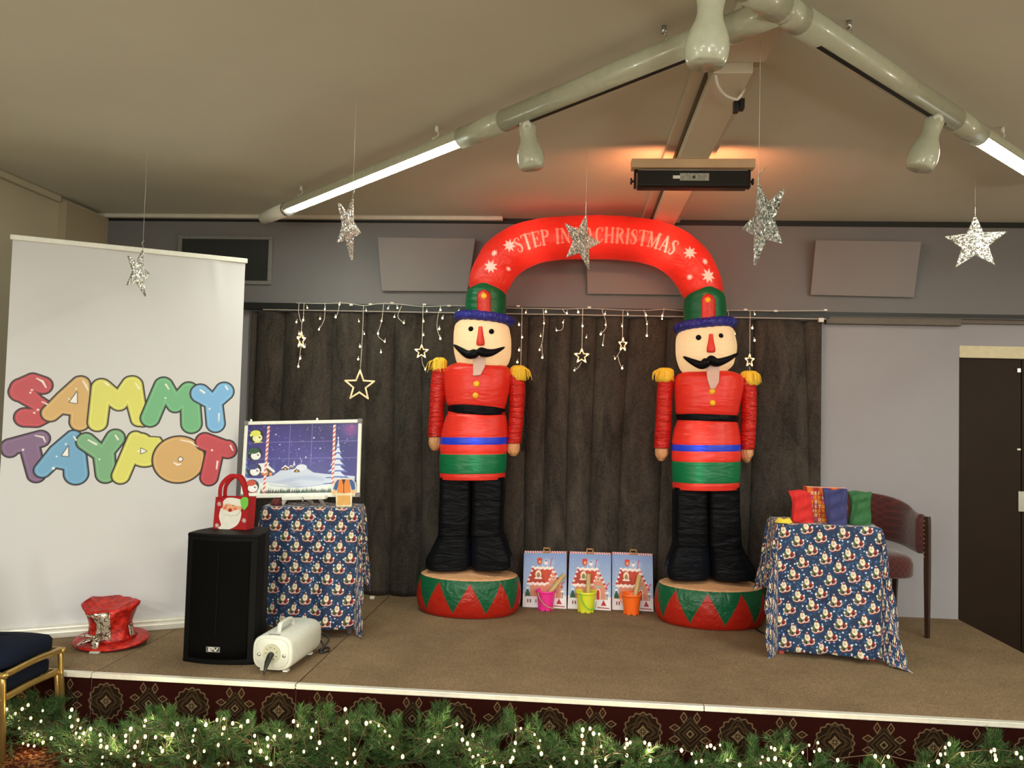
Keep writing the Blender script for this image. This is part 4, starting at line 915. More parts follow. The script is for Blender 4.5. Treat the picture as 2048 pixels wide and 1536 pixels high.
# ================================================================== cloth bags on the right table
plain('bag_red', (196, 34, 34), .85, bump=.25, bscale=500); plain('bag_blue', (52, 54, 106), .85, bump=.25, bscale=500); plain('bag_green', (44, 96, 56), .85, bump=.25, bscale=500); plain('bag_yellow', (226, 206, 70), .85, bump=.3, bscale=300)
vcol('bag_print', .8, .2)
def pouch(outline, yc, dep, m, lab, seed, name='cloth_bag', paint=None):
    """outline: (y_px, xl, xr) top to bottom"""
    O = spline([(a, b_, c_) for a, b_, c_ in outline], 44); R = []; n = 120; Cc = []
    for i, (py, xl, xr) in enumerate(O):
        L_, R_ = onY(xl, py, yc), onY(xr, py, yc); f = i/(len(O)-1); c = (L_+R_)/2; hx = np.linalg.norm(R_-L_)/2
        hy = dep*(.12+.88*min(1, f*1.15)**.8); z = (L_[2]+R_[2])/2; ring = []
        for j in range(n):
            a = 2*PI*j/n; cs, sn = math.cos(a), math.sin(a); x = np.sign(cs)*abs(cs)**.75*hx; y = np.sign(sn)*abs(sn)**.6*hy
            wr = .006*math.sin(seed+7*a+f*9)*math.sin(f*PI)+.005*math.sin(seed*2+f*24+x*40)*(.3+.7*math.sin(f*PI))
            zz_ = z+(.005*math.sin(seed+x*60)*(1-f)**2)
            ring.append((c[0]+x, c[1]+y+wr*(1 if sn > 0 else -1)*abs(sn), max(zz_, ZTB+.005)))
        R.append(ring)
    R.append([(p[0]*.5+c[0]*.5, p[1]*.5+c[1]*.5, ZTB+.005) for p in R[-1]])
    b = MB(); col = paint(R) if paint else None
    b.rings(R[::-1], 0, True, col=None if col is None else col[::-1].reshape(-1, 3), caps=True)
    inner = [[(q[0]*.97+c0[0]*.03, q[1]*.9+c0[1]*.1, q[2]-dz) for q in R[0]] for c0, dz in ((np.mean(R[0], 0), 0), (np.mean(R[0], 0), .03))]
    return tag(b.build(name, m, None, attrs=paint is not None), lab, 'bag', 'cloth bags on the right table')
YT = RY0-.03
pouch([(981, 1576, 1616), (985, 1577, 1620), (996, 1582, 1622), (1010, 1585, 1624), (1025, 1584, 1625), (1040, 1583, 1626), (1048, 1584, 1626)], YT+.09, .035, 'bag_red', 'red cloth bag at the left end of the right table', 1.)
pouch([(983, 1697, 1742), (988, 1697, 1743), (1000, 1700, 1741), (1015, 1701, 1740), (1035, 1698, 1741), (1049, 1697, 1740)], YT+.09, .035, 'bag_green', 'green cloth bag on the right table beside the armchair back', 3.)
pouch([(978, 1645, 1694), (982, 1645, 1695), (1000, 1648, 1694), (1020, 1651, 1693), (1040, 1654, 1693), (1052, 1655, 1692)], YT+.06, .030, 'bag_blue', 'dark blue cloth bag on the right table in front of the letter print bag', 5.)
def paint_letters(R):
    R = np.array(R); x = R[..., 0]-R[..., 0].min(); z = R[..., 2]; y = R[..., 1]; per = np.cumsum(np.concatenate([np.zeros((len(R), 1)), np.linalg.norm(np.diff(R, axis=1), axis=2)], 1), axis=1)
    C = np.zeros(x.shape+(3,)); C[:] = s2l((196, 62, 40)); g = np.sin(x*90)*np.sin(z*70); lay(C, -g*.01+.002, (228, 130, 50), .01, .6); lay(C, g*.01+.006, (70, 30, 60), .01, .5)
    rr = random.Random(5)
    for i in range(14):
        for j in range(7):
            ch = rr.choice('SOHEINTMAWULR'); h = .016; d = d_text(x, z, ch, .004+i*.0205, 1.10+j*.0255, h, .1, .07); lay(C, d, rr.choice(((248, 226, 150), (240, 240, 225), (250, 190, 70), (220, 120, 170))), .0022)
    return C
def box_bag():
    Yq = YT+.13; tl2, tr2, bl2, br2 = onY(1614, 974, Yq), onY(1692, 977, Yq), onY(1617, 1046, Yq), onY(1698, 1048, Yq)
    w_ = np.linspace(0, 1, 150); h_ = np.linspace(0, 1, 110); W_, H_ = np.meshgrid(w_, h_); P = ((bl2*(1-W_[..., None])+br2*W_[..., None])*(1-H_[..., None])+(tl2*(1-W_[..., None])+tr2*W_[..., None])*H_[..., None])
    P[..., 2] = np.maximum(P[..., 2], ZTB+.005); P[..., 1] += .004*np.sin(W_*9+H_*7); P[0, :, 2] = ZTB+.006
    C = paint_letters(P); b = MB(); b.grid(P, 0, False, C); Pb = P+np.array((.0, .08, 0)); b.grid(Pb[:, ::-1], 0, False, C[:, ::-1])
    b.grid(np.stack([P[:, 0], Pb[:, 0]], 1), 0, False, np.stack([C[:, 0], C[:, 0]], 1)); b.grid(np.stack([P[:, -1], Pb[:, -1]], 1), 0, False, np.stack([C[:, -1], C[:, -1]], 1)); b.grid(np.stack([P[0], Pb[0]], 0), 0, False, np.stack([C[0], C[0]], 0))
    b.grid(np.stack([P[-1], P[-1]+np.array((0, .02, .004))], 0), 0, False, np.stack([C[-1]*0+.7, C[-1]], 0))
    tag(b.build('letter_bag', 'bag_print', None, attrs=True), 'orange red bag printed with pale capital letters, behind the blue cloth bag', 'bag', 'cloth bags on the right table')
box_bag()
gl = onY(1568, 1038, YT+.04); R = []
for i, f in enumerate((0, .3, .7, 1)):
    R.append([(gl[0]+(.05-.02*f)*math.cos(a)*(1+.15*math.sin(3*a)), gl[1]+.035*math.sin(a), ZTB+.005+.022*f*(1+.4*math.sin(2*a+1))) for a in np.arange(20)*2*PI/20])
tag(MB().rings(R).build('yellow_cloth', 'bag_yellow'), 'small crumpled yellow cloth at the left edge of the right table', 'cloth')

# ================================================================== burgundy armchair
t = NT('burgundy_velvet'); t.set(.85, 0, .3, .5); c_ = t.coord(); sp = t.n('ShaderNodeSeparateXYZ'); t.link(c_, sp.inputs[0])
xx, zz_ = V(t, sp.outputs[0]), V(t, sp.outputs[2]); yy = V(t, sp.outputs[1])
pa = ((xx+zz_+yy*.6)*22).fract()-.5; pb = ((xx-zz_+yy*.6)*22).fract()-.5; mk = t.ramp((pa.abs()).min(pb.abs()), .06, .10)
t.col(t.mix(mk, (84, 26, 24), (60, 15, 14))); t.bump(mk, .2, .003); M['burgundy_velvet'] = t.m
plain('dark_wood', (44, 26, 20), .3, coat=.3, var=.2, nscale=10); plain('brass_stud', (190, 160, 100), .3, .9)
ac = thing('armchair', (1.91, 5.5, ZS), 'burgundy upholstered armchair with dark wooden legs, behind the right table', 'chair')
xa, xb, yf, yk = 1.60, 2.225, 5.30, 5.76; zs_ = ZS+.46
for x in (xa, xb):
    MB().tube([(x, yf, ZS), (x, yf+.003, ZS+.4), (x, yf+.006, ZS+.70), (x, yf+.008, ZS+.752)], [.018, .024, .024, .022], 4, smooth=False).build('front_leg', 'dark_wood', ac, bevel=.003)
    x2 = x+(.05 if x == xa else -.05); MB().tube([(x2, yk-.06, ZS), (x2, yk-.08, ZS+.30), (x2, yk-.08, ZS+.37)], [.016, .022, .022], 4, smooth=False).build('rear_leg', 'dark_wood', ac, bevel=.003)
def sring(z, g):
    pts = []
    for k in range(48):
        a = k*2*PI/48; ex_ = 3.5; x = np.sign(math.cos(a))*abs(math.cos(a))**(2/ex_); y = np.sign(math.sin(a))*abs(math.sin(a))**(2/ex_)
        pts.append(((xa+xb)/2+x*((xb-xa)/2-.03-g), (yf+yk)/2+.0+y*((yk-yf)/2-.01-g), z))
    return pts
MB().rings([sring(ZS+.355, .005), sring(ZS+.37, 0), sring(ZS+.44, 0), sring(ZS+.475, .015), sring(ZS+.495, .05), sring(ZS+.505, .12)]).build('seat', 'burgundy_velvet', ac)
# wrap-round back and arms
def bk(s, th=0):   # s in -1..1 around the tub
    a = s*1.75; rx, ry = (xb-xa)/2-.005-th, (yk-yf)/2+.06-th; y0_ = yf+.17
    x = (xa+xb)/2+rx*math.sin(max(-PI/2, min(PI/2, a))); y = y0_+ry*math.cos(max(-PI/2, min(PI/2, a)))
    if abs(a) > PI/2: y = y0_-(abs(a)-PI/2)*.9
    return x, min(y, yk-.005-th)
G = []; S = np.linspace(-1, 1, 64)
for s_ in S:
    top = ZS+.765+.10*max(0, math.cos(s_*1.75*.95))**.7*(1 if abs(s_) < .95 else 1); bot = ZS+.52+.06*(1-abs(s_)); 
    xo, yo = bk(s_); xi, yi = bk(s_, .045)
    G.append([(xi, yi, bot), (xi+(xo-xi)*-.15, yi-(yo-yi)*.15, bot+.03), (xi+(xo-xi)*-.15, yi-(yo-yi)*.15, top-.04), (xi*.8+xo*.2, yi*.8+yo*.2, top-.008), ((xi+xo)/2, (yi+yo)/2, top), (xo*.8+xi*.2, yo*.8+yi*.2, top-.008), (xo, yo, top-.03), (xo, yo, bot)])
MB().rings(G, 0, True).build('backrest', 'burgundy_velvet', ac)
m = MB()
for s_ in (-.97, .97):
    x, y = bk(s_, .018)
    for k in range(9): m.ball((xb-.022 if s_ > 0 else xa+.022, yf+.002, ZS+.50+.028*k), .004, 8, 6)
m.build('stud', 'brass_stud', ac)
# ================================================================== inflatable arch with two nutcrackers
def nylon(name, c, trans=.35, rough=.30, bs=.16, scale=(5, 5, 22), wr=14, emit=0):
    t = NT(name); t.set(rough, 0, .5 if sum(c) > 150 else .08); t.col(c)
    n1 = t.noise(1.0, 3, .6, t.coord(scale), .6); n2 = t.noise(wr, 2, .5); t.bump(n1*1.0+n2*.3, min(1, bs*1.6), .03)
    if emit: t.b.inputs['Emission Color'].default_value = (*s2l(c), 1); t.b.inputs['Emission Strength'].default_value = emit
    if trans:
        translucent(t, tuple(c), trans)
    M[name] = t.m; return t
nylon('nylon_red', (226, 54, 42)); nylon('nylon_sleeve', (208, 34, 26), .2, bs=.8, scale=(7, 7, 42)); nylon('nylon_green', (16, 112, 68)); nylon('nylon_blue', (36, 64, 214)); nylon('nylon_navy', (38, 42, 150), .15, bs=.8, scale=(40, 40, 12))
nylon('nylon_cream', (248, 230, 190), .5, .5, .3); nylon('nylon_black', (15, 16, 20), .12, .34, .28, (5, 5, 18)); nylon('nylon_peach', (238, 178, 126), .35, .5, .7, (30, 30, 8)); nylon('nylon_skin', (246, 192, 144), .3, .5, .25, (12, 12, 12)); nylon('nylon_yellow', (255, 206, 44), .3, .5)
nylon('nylon_beard', (232, 206, 196), .4, .5); nylon('nylon_nose', (226, 62, 48), .3, .4)
nylon('fringe_yellow', (255, 216, 66), .2, .6, .2)
def vnylon():
    t = NT('nylon_print'); t.set(.33, 0, .55); t.col(t.attr('paint')); n1 = t.noise(1.0, 3, .6, t.coord((14, 14, 14)), .6); t.bump(n1, .5, .03); translucent(t, t.attr('paint'), .35); M['nylon_print'] = t.m
vnylon()
arch = thing('inflatable_arch', (.12, 5.48, ZS), 'big red inflatable Christmas arch carried by two nutcracker soldiers, centre stage', 'inflatable')
YN = 5.47
def levels(lv, n):
    """lv rows (y, xl, xr, hy) -> n smooth rows"""
    A = np.array([list(r)+[0]*(5-len(r)) for r in lv], float); s = np.linspace(A[0, 0], A[-1, 0], n)
    ys = A[:, 0]; out = [s]
    for c in range(1, A.shape[1]):   # monotone-ish cubic
        v = A[:, c]; m = np.gradient(v, ys); q = []
        for t_ in s:
            i = min(max(np.searchsorted(ys, t_)-1, 0), len(ys)-2); h = ys[i+1]-ys[i]; f = (t_-ys[i])/h
            m0, m1 = m[i]*h, m[i+1]*h; dv = v[i+1]-v[i]; lim = 3*abs(dv)
            m0 = np.clip(m0, -lim, lim) if m0*dv > 0 else 0; m1 = np.clip(m1, -lim, lim) if m1*dv > 0 else 0
            q.append((2*f**3-3*f*f+1)*v[i]+(f**3-2*f*f+f)*m0+(-2*f**3+3*f*f)*v[i+1]+(f**3-f*f)*m1)
        out.append(np.array(q))
    return np.stack(out, 1)
def loft(name, lv, mat, parent=None, Y=YN, n=40, seg=56, ex=2.3, close=(1, 1), seams=(), tilt=0, bands=None, cyo=0, lobes=0):
    """silhouette rows in photo pixels at depth Y; hy = half depth in metres; tilt = px rise right minus left"""
    L = levels(lv, n) if n else np.array([list(r)+[0]*(5-len(r)) for r in lv], float); R = []; mi = []
    for row in L:
        y, xl, xr, hy, yo = row[:5]; a_, b_ = onY(xl, y+tilt/2, Y), onY(xr, y-tilt/2, Y); c = (a_+b_)/2; ax_ = (b_-a_)/2; pinch = 1
        for sm, wd, dp in seams: pinch -= dp*math.exp(-((y-sm)/wd)**2)
        ring = []
        for j in range(seg):
            t_ = 2*PI*j/seg; cs, sn = math.cos(t_), math.sin(t_); X_ = np.sign(cs)*abs(cs)**(2/ex); Y_ = np.sign(sn)*abs(sn)**(2/ex); lb = 1+lobes*math.cos(t_*16)
            p = c+ax_*X_*pinch*lb; p[1] += Y_*hy*pinch*lb+yo; ring.append(p)
        R.append(np.array(ring)); mi.append(0 if bands is None else next((k for lim, k in bands if y <= lim), bands[-1][1]))
    for e, k in ((0, close[0]), (-1, close[1])):
        if k:
            base = R[e]; c = base.mean(0); nb = R[1] if e == 0 else R[-2]; d = (base-nb).mean(0); ln = np.linalg.norm(d)
            d = d/(ln+1e-9); rad = np.linalg.norm(base-c, axis=1).mean(); extra = [c+(base-c)*f+d*rad*.18*k*g for f, g in ((.93, .35), (.78, .65), (.5, .9), (.15, 1.))]
            if e == 0: R = extra[::-1]+R; mi = [mi[0]]*4+mi
            else: R = R+extra; mi = mi+[mi[-1]]*4
    b = MB(); b.rings(R[::-1], mi[::-1], True); return b.build(name, mat, parent)
def frontY(lv, py, px, ex=2.3, Y=YN):
    L = levels(lv, 60); i = np.argmin(abs(L[:, 0]-py)); y, xl, xr, hy, yo = L[i][:5]; u = (px-(xl+xr)/2)/((xr-xl)/2); u = min(.98, abs(u))
    return Y+yo-hy*(1-u**ex)**(1/ex)
def disc(name, px, py, r, Yf, mat, parent, th=.010, ry=None):
    p = onY(px, py, Yf); s = (Yf)/1620.; ry = ry or r; R = []
    for k, (f, d) in enumerate(((1, th*.2), (1, -.2*th), (.92, -th*.6), (.6, -th), (.1, -th*1.1))):
        R.append([(p[0]+r*s*f*math.cos(a), p[1]+d, p[2]+ry*s*f*math.sin(a)) for a in np.arange(24)*2*PI/24])
    return MB().rings(R).build(name, mat, parent)
def fringe(name, cx, cy, w, h, parent, seed, out):
    """epaulette: padded cap with hanging strands; out = side the strands blow to"""
    rr = random.Random(seed); b = MB(); p = onY(cx, cy, YN); s = YN/1620; W, H = w*s/2*.92, h*s; R = []
    for f, g in ((0, .98), (.3, 1.02), (.7, 1.0), (.88, .88), (.97, .6), (1, .1)):
        R.append([(p[0]+W*g*math.cos(a), p[1]+W*.9*g*math.sin(a), p[2]-H*.5+H*f+.003*math.sin(9*a)) for a in np.arange(40)*2*PI/40])
    b.rings(R); body = b.build(name, 'fringe_yellow', parent); f_ = MB()
    for k in range(64):
        a = rr.uniform(0, 2*PI); x, y = math.cos(a), math.sin(a); q0 = p+np.array((W*.9*x, W*.82*y, H*.34)); L_ = H*rr.uniform(.5, .85); o = rr.uniform(.0, .16)+(.6*rr.random() if x*out > .2 and rr.random() < .6 else 0)
        q1 = q0+np.array((x*L_*o*.7, y*L_*o*.7, -L_*.25)); q2 = q0+np.array((x*L_*o+rr.uniform(-.01, .01), y*L_*o, -L_)); f_.tube(spline([q0-np.array((x, y, -.3))*.02, q0, q1, q2], 8), [.003, .005, .005, .005, .0045, .004, .0035, .002], 6, flat=.6)
    o = f_.build('fringe', 'fringe_yellow', parent)
def nutcracker(D, who):
    J = D['torso']; e = 2.6
    body = loft('nutcracker_body', J, ['nylon_red', 'nylon_blue', 'nylon_green'], arch, n=150, seg=72, ex=2.35, close=(1, 0), seams=D['seams'], bands=D['bands'])
    body['label'] = 'red jacket body of the %s nutcracker' % who
    by = D['belt']; hyb = .178
    loft('belt', [(by[0], by[1]+2, by[2]-2, .176), (by[0]+3, by[1], by[2], .180), (by[3]-3, by[1], by[2], .180), (by[3], by[1]+2, by[2]-2, .176)], 'nylon_black', body, n=10, close=(0, 0), tilt=by[4])
    for A in D['arms']: loft('arm', [(y, a, b_, h, 0) for y, a, b_, h in A], 'nylon_sleeve', body, n=50, seg=32, close=(1, .3), ex=2.1)
    for A in D['hands']: loft('hand', [(y, a, b_, h, 0) for y, a, b_, h in A], 'nylon_peach', body, n=16, seg=28, close=(0, 1), ex=2.1)
    for k, (cx, cy, w, h, o) in enumerate(D['epau']): fringe('epaulette', cx, cy, w, h, body, k+D['seed'], o)
    head = loft('head', D['head'], 'nylon_cream', body, n=40, seg=64, ex=2.5, tilt=D['htilt'], lobes=.006)
    for x, y in D['eyes']: disc('eye', x, y, 5.4, frontY(D['head'], y, x, 2.5)-.004, 'nylon_black', body, .012)
    nx, ny0, ny1, nw = D['nose']; fy = frontY(D['head'], (ny0+ny1)/2, nx, 2.5)
    loft('nose', [(ny0, nx-nw*.22, nx+nw*.22, .006), ((ny0+ny1)/2, nx-nw*.36, nx+nw*.36, .016), (ny1-4, nx-nw*.5, nx+nw*.5, .026), (ny1, nx-nw*.46, nx+nw*.46, .024)], 'nylon_nose', body, Y=fy-.012, n=14, seg=24, ex=2)
    P = D['stache']; Pm = []
    for q in P: Pm.append(onY(q[0], q[1], min(YN-.09, frontY(D['head'], q[1], min(max(q[0], D['hx'][0]+6), D['hx'][1]-6), 2.5))-.026))
    n = 31; path = spline(Pm, n); rad = [.002+.031*(math.sin(PI*min(1, max(0, t)))**.75)*(1-.38*math.exp(-((t-.5)/.05)**2)) for t in np.linspace(0, 1, n)]
    MB().tube(path, rad, 16, flat=None).build('moustache', 'nylon_black', body)
    bx = D['beard']; m = MB(); yb_ = frontY(D['head'], bx[0][1], bx[0][0], 2.5)-.010
    front = [onY(x, y, min(yb_, YN-.17)-.010) for x, y in bx]; m.prism(front, (0, .012, 0)); m.build('beard', 'nylon_beard', body, bevel=.004)
    for x, y, r in D['buttons']: disc('button', x, y, r, frontY(J, y, x, 2.35)+.003, 'nylon_yellow', body, .012)
    hat = loft('hat', D['hat'], 'nylon_green', body, n=30, seg=64, ex=2.1, close=(1, 0), seams=D['hseam'])
    hp_ = D['panel']; fyh = lambda y: frontY(D['hat'], y, hp_[0], 2.1)
    pts = []; ys_ = np.linspace(hp_[3], hp_[2], 14); G = []
    for y in ys_:
        k = (y-hp_[2])/(hp_[1]); w = hp_[1]*(1 if k > 1 else math.sqrt(max(0.02, 1-(1-k)**2))); G.append([onY(hp_[0]+w*s_, y, frontY(D['hat'], y, hp_[0]+w*s_, 2.1)-.006-.006*(1-s_*s_)) for s_ in np.linspace(-1, 1, 9)])
    MB().grid(G).build('hat_panel', 'nylon_red', body, solid=.008)
    x, y, r = D['hbutton']; disc('button', x, y, r, fyh(y)-.010, 'nylon_yellow', body, .012)
    b0, b1, bl_, br2, tl_ = D['brim']  # brim ring: swept tube round the hat
    L_, R_ = onY(b0, bl_, YN), onY(b1, br2, YN); c = (L_+R_)/2; hx = (R_-L_)/2; rr_ = .036; path = []
    for a in np.linspace(0, 2*PI, 49)[:-1]: q = c+hx*math.cos(a)*(1-rr_/np.linalg.norm(hx)); q = q+np.array((0, math.sin(a)*(np.linalg.norm(hx)*.92-rr_), tl_*math.sin(a)))
    # torus with scalloped puckers
    R2 = []
    for j in range(97):
        a = 2*PI*j/96; u = np.array((math.cos(a), math.sin(a)*.92, 0)); H = np.linalg.norm(hx); ctr = c+np.array((u[0]*(H-rr_), u[1]*(H-rr_), hx[2]*math.cos(a)+tl_*math.sin(a))); pk = 1+.06*math.cos(a*22)
        R2.append([ctr+u*rr_*1.05*pk*math.cos(t_)+np.array((0, 0, rr_*.92*pk*math.sin(t_))) for t_ in np.arange(18)*2*PI/18])
    MB().rings(R2, caps=False).build('hat_brim', 'nylon_navy', body)
    for xs in D['legs']: loft('trouser_leg', xs, 'nylon_black', body, n=60, seg=56, ex=5.0, close=(0, 0), seams=((D['ty'], 4, .02), (D['ty']+12, 3, .012), (D['ty']+55, 5, .012)))
    for xs in D['boots']: loft('boot', xs, 'nylon_black', body, n=34, seg=64, ex=3.8, close=(0, .15))
    # drum
    dx0, dx1, dyt, dyb = D['drum']; cz = YN+.005
    a_, b_ = onY(dx0, dyt, cz), onY(dx1, dyt, cz); c = (a_+b_)/2; rx = np.linalg.norm(b_-a_)/2; ry = .268; n = 60; seg = 420
    prof = [(.90, .004), (.955, .03), (.99, .075), (1., .125), (.99, .175), (.965, .215), (.93, .242)]; pr = spline(prof, n); A = np.arange(seg)*2*PI/seg
    R = [np.stack([c[0]+rx*r_*np.cos(A), cz+ry*r_*np.sin(A), ZS+z_+0*A], 1) for r_, z_ in pr]
    R = np.array(R); C = np.zeros(R.shape); C[:] = s2l((200, 40, 26)); zz_ = R[..., 2]-ZS; ph = ((A[None]+D['dph'])/(2*PI)*10) % 1; tri = np.abs(ph-.5)*2
    want = .035+.195*tri; dd = (want-zz_)/2.6; lay(C, np.where(zz_ > .238, -1, dd), (18, 104, 66), .003)
    m = MB(); m.rings(R, 0, True, col=C, caps=False)
    m.rings([[(c[0]+rx*.90*math.cos(a), cz+ry*.90*math.sin(a), ZS+.004) for a in A[::6]], [(c[0]+rx*.3*math.cos(a), cz+ry*.3*math.sin(a), ZS+.002) for a in A[::6]]], 0, True, col=np.tile(np.array(s2l((150, 30, 20))), (140, 1)), caps=True)
    dr = m.build('drum', 'nylon_print', body, attrs=True)
    T = []; A2 = np.arange(96)*2*PI/96
    for f, dz in ((.93, .242), (.9, .247), (.75, .250), (.5, .256), (.2, .268), (.03, .272)): T.append([(c[0]+rx*f*math.cos(a), cz+ry*f*math.sin(a), ZS+dz+.004*math.cos(a*24)*(f > .7)*(1-f)*4) for a in A2])
    MB().rings(T, caps=True).build('drum_skin', 'nylon_skin', body)
    sx_, sy0, sy1 = D['streak']
    for y in np.arange(sy0, sy1, 14.): point('led', tuple(onY(sx_, y, frontY(J, y, sx_, 2.35)+.030)), .075, (1, .95, .88), .008)  # row added close behind the cloth to imitate the bright vertical streak
    for (x, y, s_, e_, cl_) in D['glow']:
        p = onY(x, y, YN); point('led', tuple(p), e_*(.21 if cl_ != COOL else .6), cl_, s_)
WARM, COOL = (1, .93, .78), (.35, .68, 1)
LN = dict(streak=(950, 838, 950), seed=1, hx=(908, 1020), htilt=-4, dph=.20,
    torso=[(723, 930, 982, .10), (728, 908, 1002, .14), (736, 894, 1018, .17), (750, 889, 1023, .18), (775, 890, 1020, .185), (800, 893, 1014, .18), (814, 895, 1012, .175), (828, 894, 1012, .175), (845, 889, 1014, .185), (873, 883, 1015, .195), (905, 881, 1014, .197), (945, 880, 1011, .197), (957, 881, 1009, .192)],
    seams=((820, 8, .045), (812, 2, .02), (829, 2, .02), (873, 2, .012), (888, 2, .012), (905, 2, .02), (946, 2, .02)), bands=((874, 0), (888, 1), (907, 0), (946, 2), (9999, 0)),
    belt=(811, 897, 1010, 829, -8), arms=[[(738, 866, 896, .045), (760, 862, 895, .055), (800, 860, 890, .055), (850, 857, 887, .052), (873, 856, 885, .048)], [(752, 1012, 1046, .045), (770, 1018, 1050, .055), (810, 1019, 1049, .055), (860, 1016, 1045, .052), (886, 1014, 1042, .048)]],
    hands=[[(874, 858, 883, .042), (884, 857, 883, .045), (893, 859, 881, .04), (900, 863, 876, .028)], [(887, 1015, 1040, .042), (897, 1014, 1040, .045), (906, 1016, 1037, .04), (911, 1021, 1033, .025)]],
    epau=[(879, 731, 31, 32, -1), (1037, 746, 36, 30, 1)],
    head=[(644, 922, 1008, .15), (650, 914, 1015, .165), (665, 909, 1020, .18), (690, 908, 1022, .188), (715, 911, 1020, .18), (730, 917, 1012, .165), (738, 928, 1000, .14)],
    eyes=[(942, 658), (983, 663)], nose=(961, 653, 690, 17), stache=[(907, 689), (920, 699), (936, 709), (950, 707), (961, 704), (975, 706), (990, 703), (1010, 694)],
    beard=[(946, 713), (971, 713), (970, 733), (961, 750), (946, 752)], buttons=[(953, 768, 6.3), (951, 791, 6.3)],
    hat=[(573, 950, 994, .135), (580, 938, 1006, .150), (592, 933, 1012, .158), (620, 931, 1012, .158), (636, 932, 1011, .155)], hseam=((600, 3, .01), (612, 2, .01), (624, 2, .015)),
    panel=(967.5, 13, 580, 633), hbutton=(968, 592, 6.3), brim=(909, 1029, 633, 643, -.004),
    legs=[[(953, 883, 946, .125), (985, 882, 946, .125), (1030, 880, 945, .125), (1068, 879, 943, .12)], [(953, 944, 1009, .125), (985, 945, 1009, .125), (1030, 945, 1007, .125), (1068, 943, 1006, .12)]], ty=1000,
    boots=[[(1066, 878, 943, .118, .01), (1080, 872, 943, .118, .01), (1100, 862, 943, .118, .01), (1118, 853, 943, .118, .01), (1131, 853, 942, .118, .01), (1136, 858, 938, .118, .01)], [(1066, 943, 1008, .118, .01), (1080, 943, 1013, .118, .01), (1100, 943, 1019, .118, .01), (1118, 943, 1026, .118, .01), (1131, 943, 1026, .118, .01), (1136, 947, 1020, .118, .01)]],
    drum=(834, 1042, 1185, 1240), glow=[(965, 690, .06, 5, WARM), (955, 780, .1, 4, WARM), (948, 900, .1, 6, WARM), (942, 1105, .08, 5, COOL), (970, 600, .05, 1.2, WARM)])
RN = dict(streak=(1399, 850, 968), seed=11, hx=(1351, 1472), htilt=8, dph=-.15,
    torso=[(741, 1390, 1450, .10), (745, 1365, 1468, .15), (752, 1353, 1482, .17), (768, 1349, 1487, .18), (795, 1350, 1482, .185), (818, 1351, 1477, .18), (830, 1352, 1476, .175), (842, 1353, 1474, .175), (860, 1348, 1477, .185), (888, 1344, 1480, .197), (922, 1344, 1480, .20), (963, 1345, 1478, .20), (977, 1346, 1476, .195)],
    seams=((836, 7, .045), (829, 2, .02), (843, 2, .02), (888, 2, .012), (901, 2, .012), (922, 2, .02), (964, 2, .02)), bands=((889, 0), (901, 1), (923, 0), (964, 2), (9999, 0)),
    belt=(829, 1353, 1476, 842, -4), arms=[[(752, 1316, 1350, .045), (775, 1314, 1346, .055), (820, 1312, 1344, .055), (870, 1309, 1341, .052), (896, 1308, 1339, .048)], [(757, 1476, 1508, .045), (780, 1481, 1513, .055), (820, 1482, 1513, .055), (870, 1481, 1511, .052), (898, 1480, 1509, .048)]],
    hands=[[(897, 1310, 1337, .042), (906, 1310, 1337, .045), (914, 1312, 1333, .04), (921, 1317, 1327, .025)], [(899, 1481, 1507, .042), (908, 1481, 1507, .045), (917, 1484, 1502, .04), (925, 1490, 1498, .02)]],
    epau=[(1330, 750, 38, 28, -1), (1499, 756, 38, 28, 1)],
    head=[(656, 1366, 1452, .15), (662, 1358, 1462, .17), (680, 1352, 1469, .185), (700, 1352, 1472, .19), (722, 1356, 1468, .185), (738, 1364, 1462, .17), (748, 1376, 1450, .14)],
    eyes=[(1397, 675), (1441, 672)], nose=(1422, 668, 704, 18), stache=[(1366, 713), (1382, 722), (1402, 730), (1414, 724), (1421, 720), (1434, 725), (1456, 718), (1478, 706)],
    beard=[(1412, 731), (1440, 731), (1438, 764), (1430, 778), (1421, 778), (1415, 759)], buttons=[(1424, 783, 6), (1425, 806, 6)],
    hat=[(580, 1388, 1432, .135), (587, 1374, 1444, .150), (599, 1369, 1450, .158), (625, 1367, 1452, .158), (650, 1368, 1451, .155)], hseam=((607, 3, .01), (618, 2, .01), (632, 2, .015)),
    panel=(1417, 13.5, 588, 645), hbutton=(1415.5, 600, 6), brim=(1347, 1473, 656, 646, -.004),
    legs=[[(973, 1347, 1413, .125), (1005, 1346, 1413, .125), (1050, 1346, 1414, .125), (1088, 1346, 1415, .12)], [(973, 1411, 1476, .125), (1005, 1412, 1476, .125), (1050, 1413, 1478, .125), (1088, 1414, 1480, .12)]], ty=1015,
    boots=[[(1085, 1346, 1416, .118, .01), (1100, 1341, 1417, .118, .01), (1120, 1334, 1418, .118, .01), (1138, 1330, 1419, .118, .01), (1149, 1331, 1419, .118, .01), (1155, 1336, 1415, .118, .01)], [(1085, 1414, 1481, .118, .01), (1100, 1416, 1487, .118, .01), (1120, 1418, 1499, .118, .01), (1138, 1419, 1509, .118, .01), (1151, 1419, 1511, .118, .01), (1157, 1424, 1505, .118, .01)]],
    drum=(1309, 1532, 1205, 1262), glow=[(1405, 700, .06, 4.6, (1, .96, .84)), (1415, 795, .1, 4, WARM), (1405, 915, .1, 6, WARM), (1400, 1120, .08, 5, COOL), (1410, 610, .05, 1.2, WARM)])
nutcracker(LN, 'left'); nutcracker(RN, 'right')
